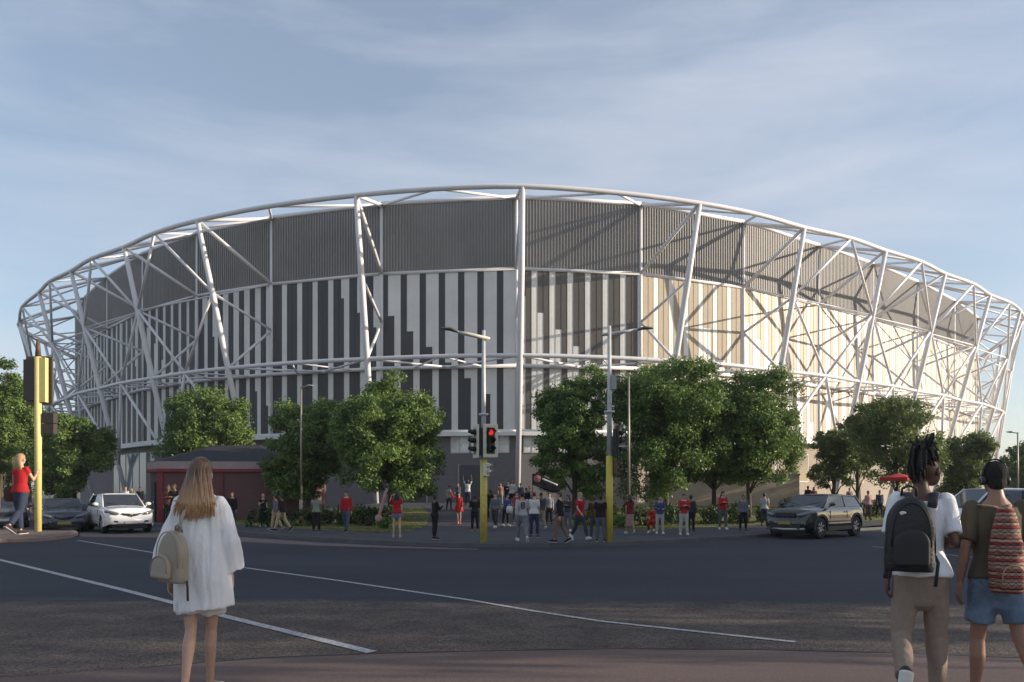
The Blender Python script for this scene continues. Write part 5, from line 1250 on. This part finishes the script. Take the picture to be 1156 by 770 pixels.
for sd in (-1,1):
    m=MB(); q=[(sd*.05,.03,.42),(sd*.066,.07,.475),(sd*.082,.115,.508),(sd*.092,.175,.515),(sd*.098,.245,.475),(sd*.10,.29,.37)]
    m.ribbon([Vector(v)+Vector((.085,0,0)) for v in q],(1,0,0),.030,.008); m.build('strap',nyl,bk)
m=MB(); m.ribbon([(.14,.06,.14),(.175,.04,.05),(.15,-.02,-.10)],(1,0,0),.011,.003); m.build('strap',nyl2,bk)
m=MB(); m.ribbon([(-.135,.05,.03),(-.145,.02,-.06)],(1,0,0),.014,.004); m.build('strap',nyl2,bk)
# --- man in olive T-shirt with headphones
KOZ=.972; KO=Matrix.Diagonal((.90,.94,.972)); D2=5.45; YO=-8; po=Vector(((1126-CX)*D2/F,D2,znear(D2)))
s=skeleton(dict(legs=((6,5,4,0),(-12,30,4,36)),arms=((-6,13,14,0),(4,12,20,4))),'m',2,0,2)
skin_o=M('skin_man_light',(.29,.16,.11),.45,0,.08,9,spec=.4)
bo=link('person',scale_mesh(body_mesh(s,False,FV),KO),[skin_o,eyew,lips],None,po,R(YO))
tag(bo,'man in olive T-shirt and denim shorts at the right edge, wearing headphones','person')
tp=top_mesh(s,False,.0105,.5,.93,.016); folds(tp,.013,8,3.2,14); folds(tp,.006,17,6,18,True)
link('shirt',scale_mesh(tp,KO),M('olive_jersey',(.095,.082,.058),.9,0,.06,12,.2,60,spec=.15),bo)
bt=bottom_mesh(s,False,.0105,'shorts',.013); folds(bt,.012,9,4,11); folds(bt,.005,18,9,16,True)
link('shorts',scale_mesh(bt,KO),M('denim_wash',(.135,.19,.265),.9,0,.35,9,.3,90,spec=.15),bo)
for sd in (-1,1): link('shoe',scale_mesh(shoe_mb(s.leg[sd],.010).mesh('shoe'),KO),[M('shoe_cream',(.42,.38,.32),.7,0,.1),sole_m],bo)
H=s.hr; hc=s.hc; m=MB(); m.ell(hc+H@Vector((0,-.012,.034)),(.080,.099,.094),18,12,rot=H); m.ell(hc+H@Vector((0,-.045,-.028)),(.068,.058,.06),14,10,rot=H); link('hair',scale_mesh(remesh(m,.009,2),KO),M('hair_crop',(.012,.010,.009),.85,0,.3,90,.7,160),bo)
hp=rel(po,YO,KO@hc); e=empty('headphones',hp,R(YO),'black over-ear headphones on the head of the man in olive','headphones')
m=MB(); m.loft([((math.cos(a)*.080,-.012,.012+math.sin(a)*.122),.010,.006) for a in [math.pi*i/16 for i in range(17)]],side=(0,1,0),n=8); m.build('headband',black,e)
for sd in (-1,1):
    m=MB(); m.lathe([(0,-.012),(.028,-.012),(.034,0),(.034,.014),(.026,.024),(0,.026)],(sd*.068,-.008,-.012),(sd,0,0),20); cu=m.build('ear_cup',M('cup_dark',(.03,.03,.032),.35,.2,0),e)
    m=MB(); m.lathe([(.022,.0245),(.026,.027),(.020,.028)],(sd*.068,-.008,-.012),(sd,0,0),20); m.build('cup_ring',alloy,cu)
def woven(name):
    m=bpy.data.materials.new(name); m.use_nodes=True; nt=m.node_tree; p=nt.nodes['Principled BSDF']; L=nt.links
    tc=nt.nodes.new('ShaderNodeTexCoord'); sx=nt.nodes.new('ShaderNodeSeparateXYZ'); L.new(tc.outputs['Object'],sx.inputs[0])
    def mth(op,a,b=None,c=None):
        n=nt.nodes.new('ShaderNodeMath'); n.operation=op
        for i,v in enumerate((a,b,c)):
            if v is None: continue
            if isinstance(v,(int,float)): n.inputs[i].default_value=v
            else: L.new(v,n.inputs[i])
        return n.outputs[0]
    # zigzag: height plus a triangle wave across the width
    tri=mth('PINGPONG',mth('ADD',sx.outputs[0],1.0),.022); zz=mth('ADD',sx.outputs[2],mth('MULTIPLY',tri,.8))
    band=mth('FRACT',mth('MULTIPLY',sx.outputs[2],9.3)); fine=mth('FRACT',mth('MULTIPLY',zz,34.0))
    r1=nt.nodes.new('ShaderNodeValToRGB'); r1.color_ramp.interpolation='CONSTANT'
    cols=[(0,(.24,.045,.05)),(.16,(.36,.28,.23)),(.30,(.045,.03,.032)),(.38,(.24,.11,.085)),(.58,(.34,.28,.24)),(.70,(.07,.12,.12)),(.78,(.34,.20,.16)),(.93,(.04,.03,.03))]
    cr=r1.color_ramp
    while len(cr.elements)<len(cols): cr.elements.new(.5)
    for el,(q,c) in zip(cr.elements,cols): el.position=q; el.color=(*c,1)
    L.new(band,r1.inputs['Fac'])
    r2=nt.nodes.new('ShaderNodeValToRGB'); r2.color_ramp.interpolation='CONSTANT'; cols=[(0,(.95,.8,.7)),(.45,(.25,.16,.15)),(.7,(1.2,.9,.75))]; cr=r2.color_ramp; cr.elements.new(.5)
    for el,(q,c) in zip(cr.elements,cols): el.position=q; el.color=(*c,1)
    L.new(fine,r2.inputs['Fac'])
    mx=nt.nodes.new('ShaderNodeMix'); mx.data_type='RGBA'; mx.blend_type='MULTIPLY'; mx.inputs[0].default_value=.85; L.new(r1.outputs[0],mx.inputs[6]); L.new(r2.outputs[0],mx.inputs[7]); L.new(mx.outputs[2],p.inputs['Base Color'])
    p.inputs['Roughness'].default_value=.9; return m
wv=woven('woven_cloth'); wtrim=M('woven_trim',(.36,.24,.15),.8,0,.2,40)
pk=rel(po,YO,(-.035,-.195,.875*KOZ)); m=MB(); secs=[(0,.088,.060),(.02,.104,.080),(.12,.110,.092),(.24,.104,.088),(.34,.094,.074),(.42,.084,.060),(.50,.068,.048),(.555,.052,.034),(.575,.026,.020)]
m.loft([((0,-.02+.03*z,z),a,b) for z,a,b in secs],n=28); me=m.mesh('pack'); folds(me,.008,9,6,2)
bk=link('backpack',me,wv,None,pk,R(YO)); tag(bk,'narrow woven backpack in red and cream bands worn by the man in olive','backpack')
m=rpack(.145,.17,.06,rows=10,top_round=.35,bot=.92); m.v=[(x_,y_-.085,z_+.03) for x_,y_,z_ in m.v]; fp=m.build('front_pocket',wv,bk)
m=rpack(.15,.11,.05,rows=10,top_round=.35,bot=.92); m.v=[(x_,y_-.07,z_+.26) for x_,y_,z_ in m.v]; m.build('upper_pocket',wv,bk)
m=MB(); m.path(arch_line(.135,.10,-.116,.09,.5),.004,6); m.build('zip',wtrim,fp)
for sd in (-1,1):
    m=MB(); m.ribbon([(sd*.02,.0,.55),(sd*.045,.05,.568),(sd*.080,.12,.578),(sd*.105,.19,.575),(sd*.125,.265,.52),(sd*.13,.32,.42)],(1,0,0),.014,.005); m.build('strap',wtrim,bk)

# ---------------------------------------------------------------- air
HAZE=.00055
m=MB(); m.box((0,62,14),(420,340,32.5)); hz=m.build('haze',[]); tag(hz,'thin warm evening haze over the whole junction','haze',kind='stuff')
hm=bpy.data.materials.new('haze'); hm.use_nodes=True; nt=hm.node_tree
for nd in list(nt.nodes): nt.nodes.remove(nd)
out=nt.nodes.new('ShaderNodeOutputMaterial'); pv=nt.nodes.new('ShaderNodeVolumePrincipled'); pv.inputs['Color'].default_value=(.93,.93,.95,1); pv.inputs['Density'].default_value=HAZE; pv.inputs['Anisotropy'].default_value=.45
nt.links.new(pv.outputs[0],out.inputs['Volume']); hz.data.materials.clear(); hz.data.materials.append(hm)
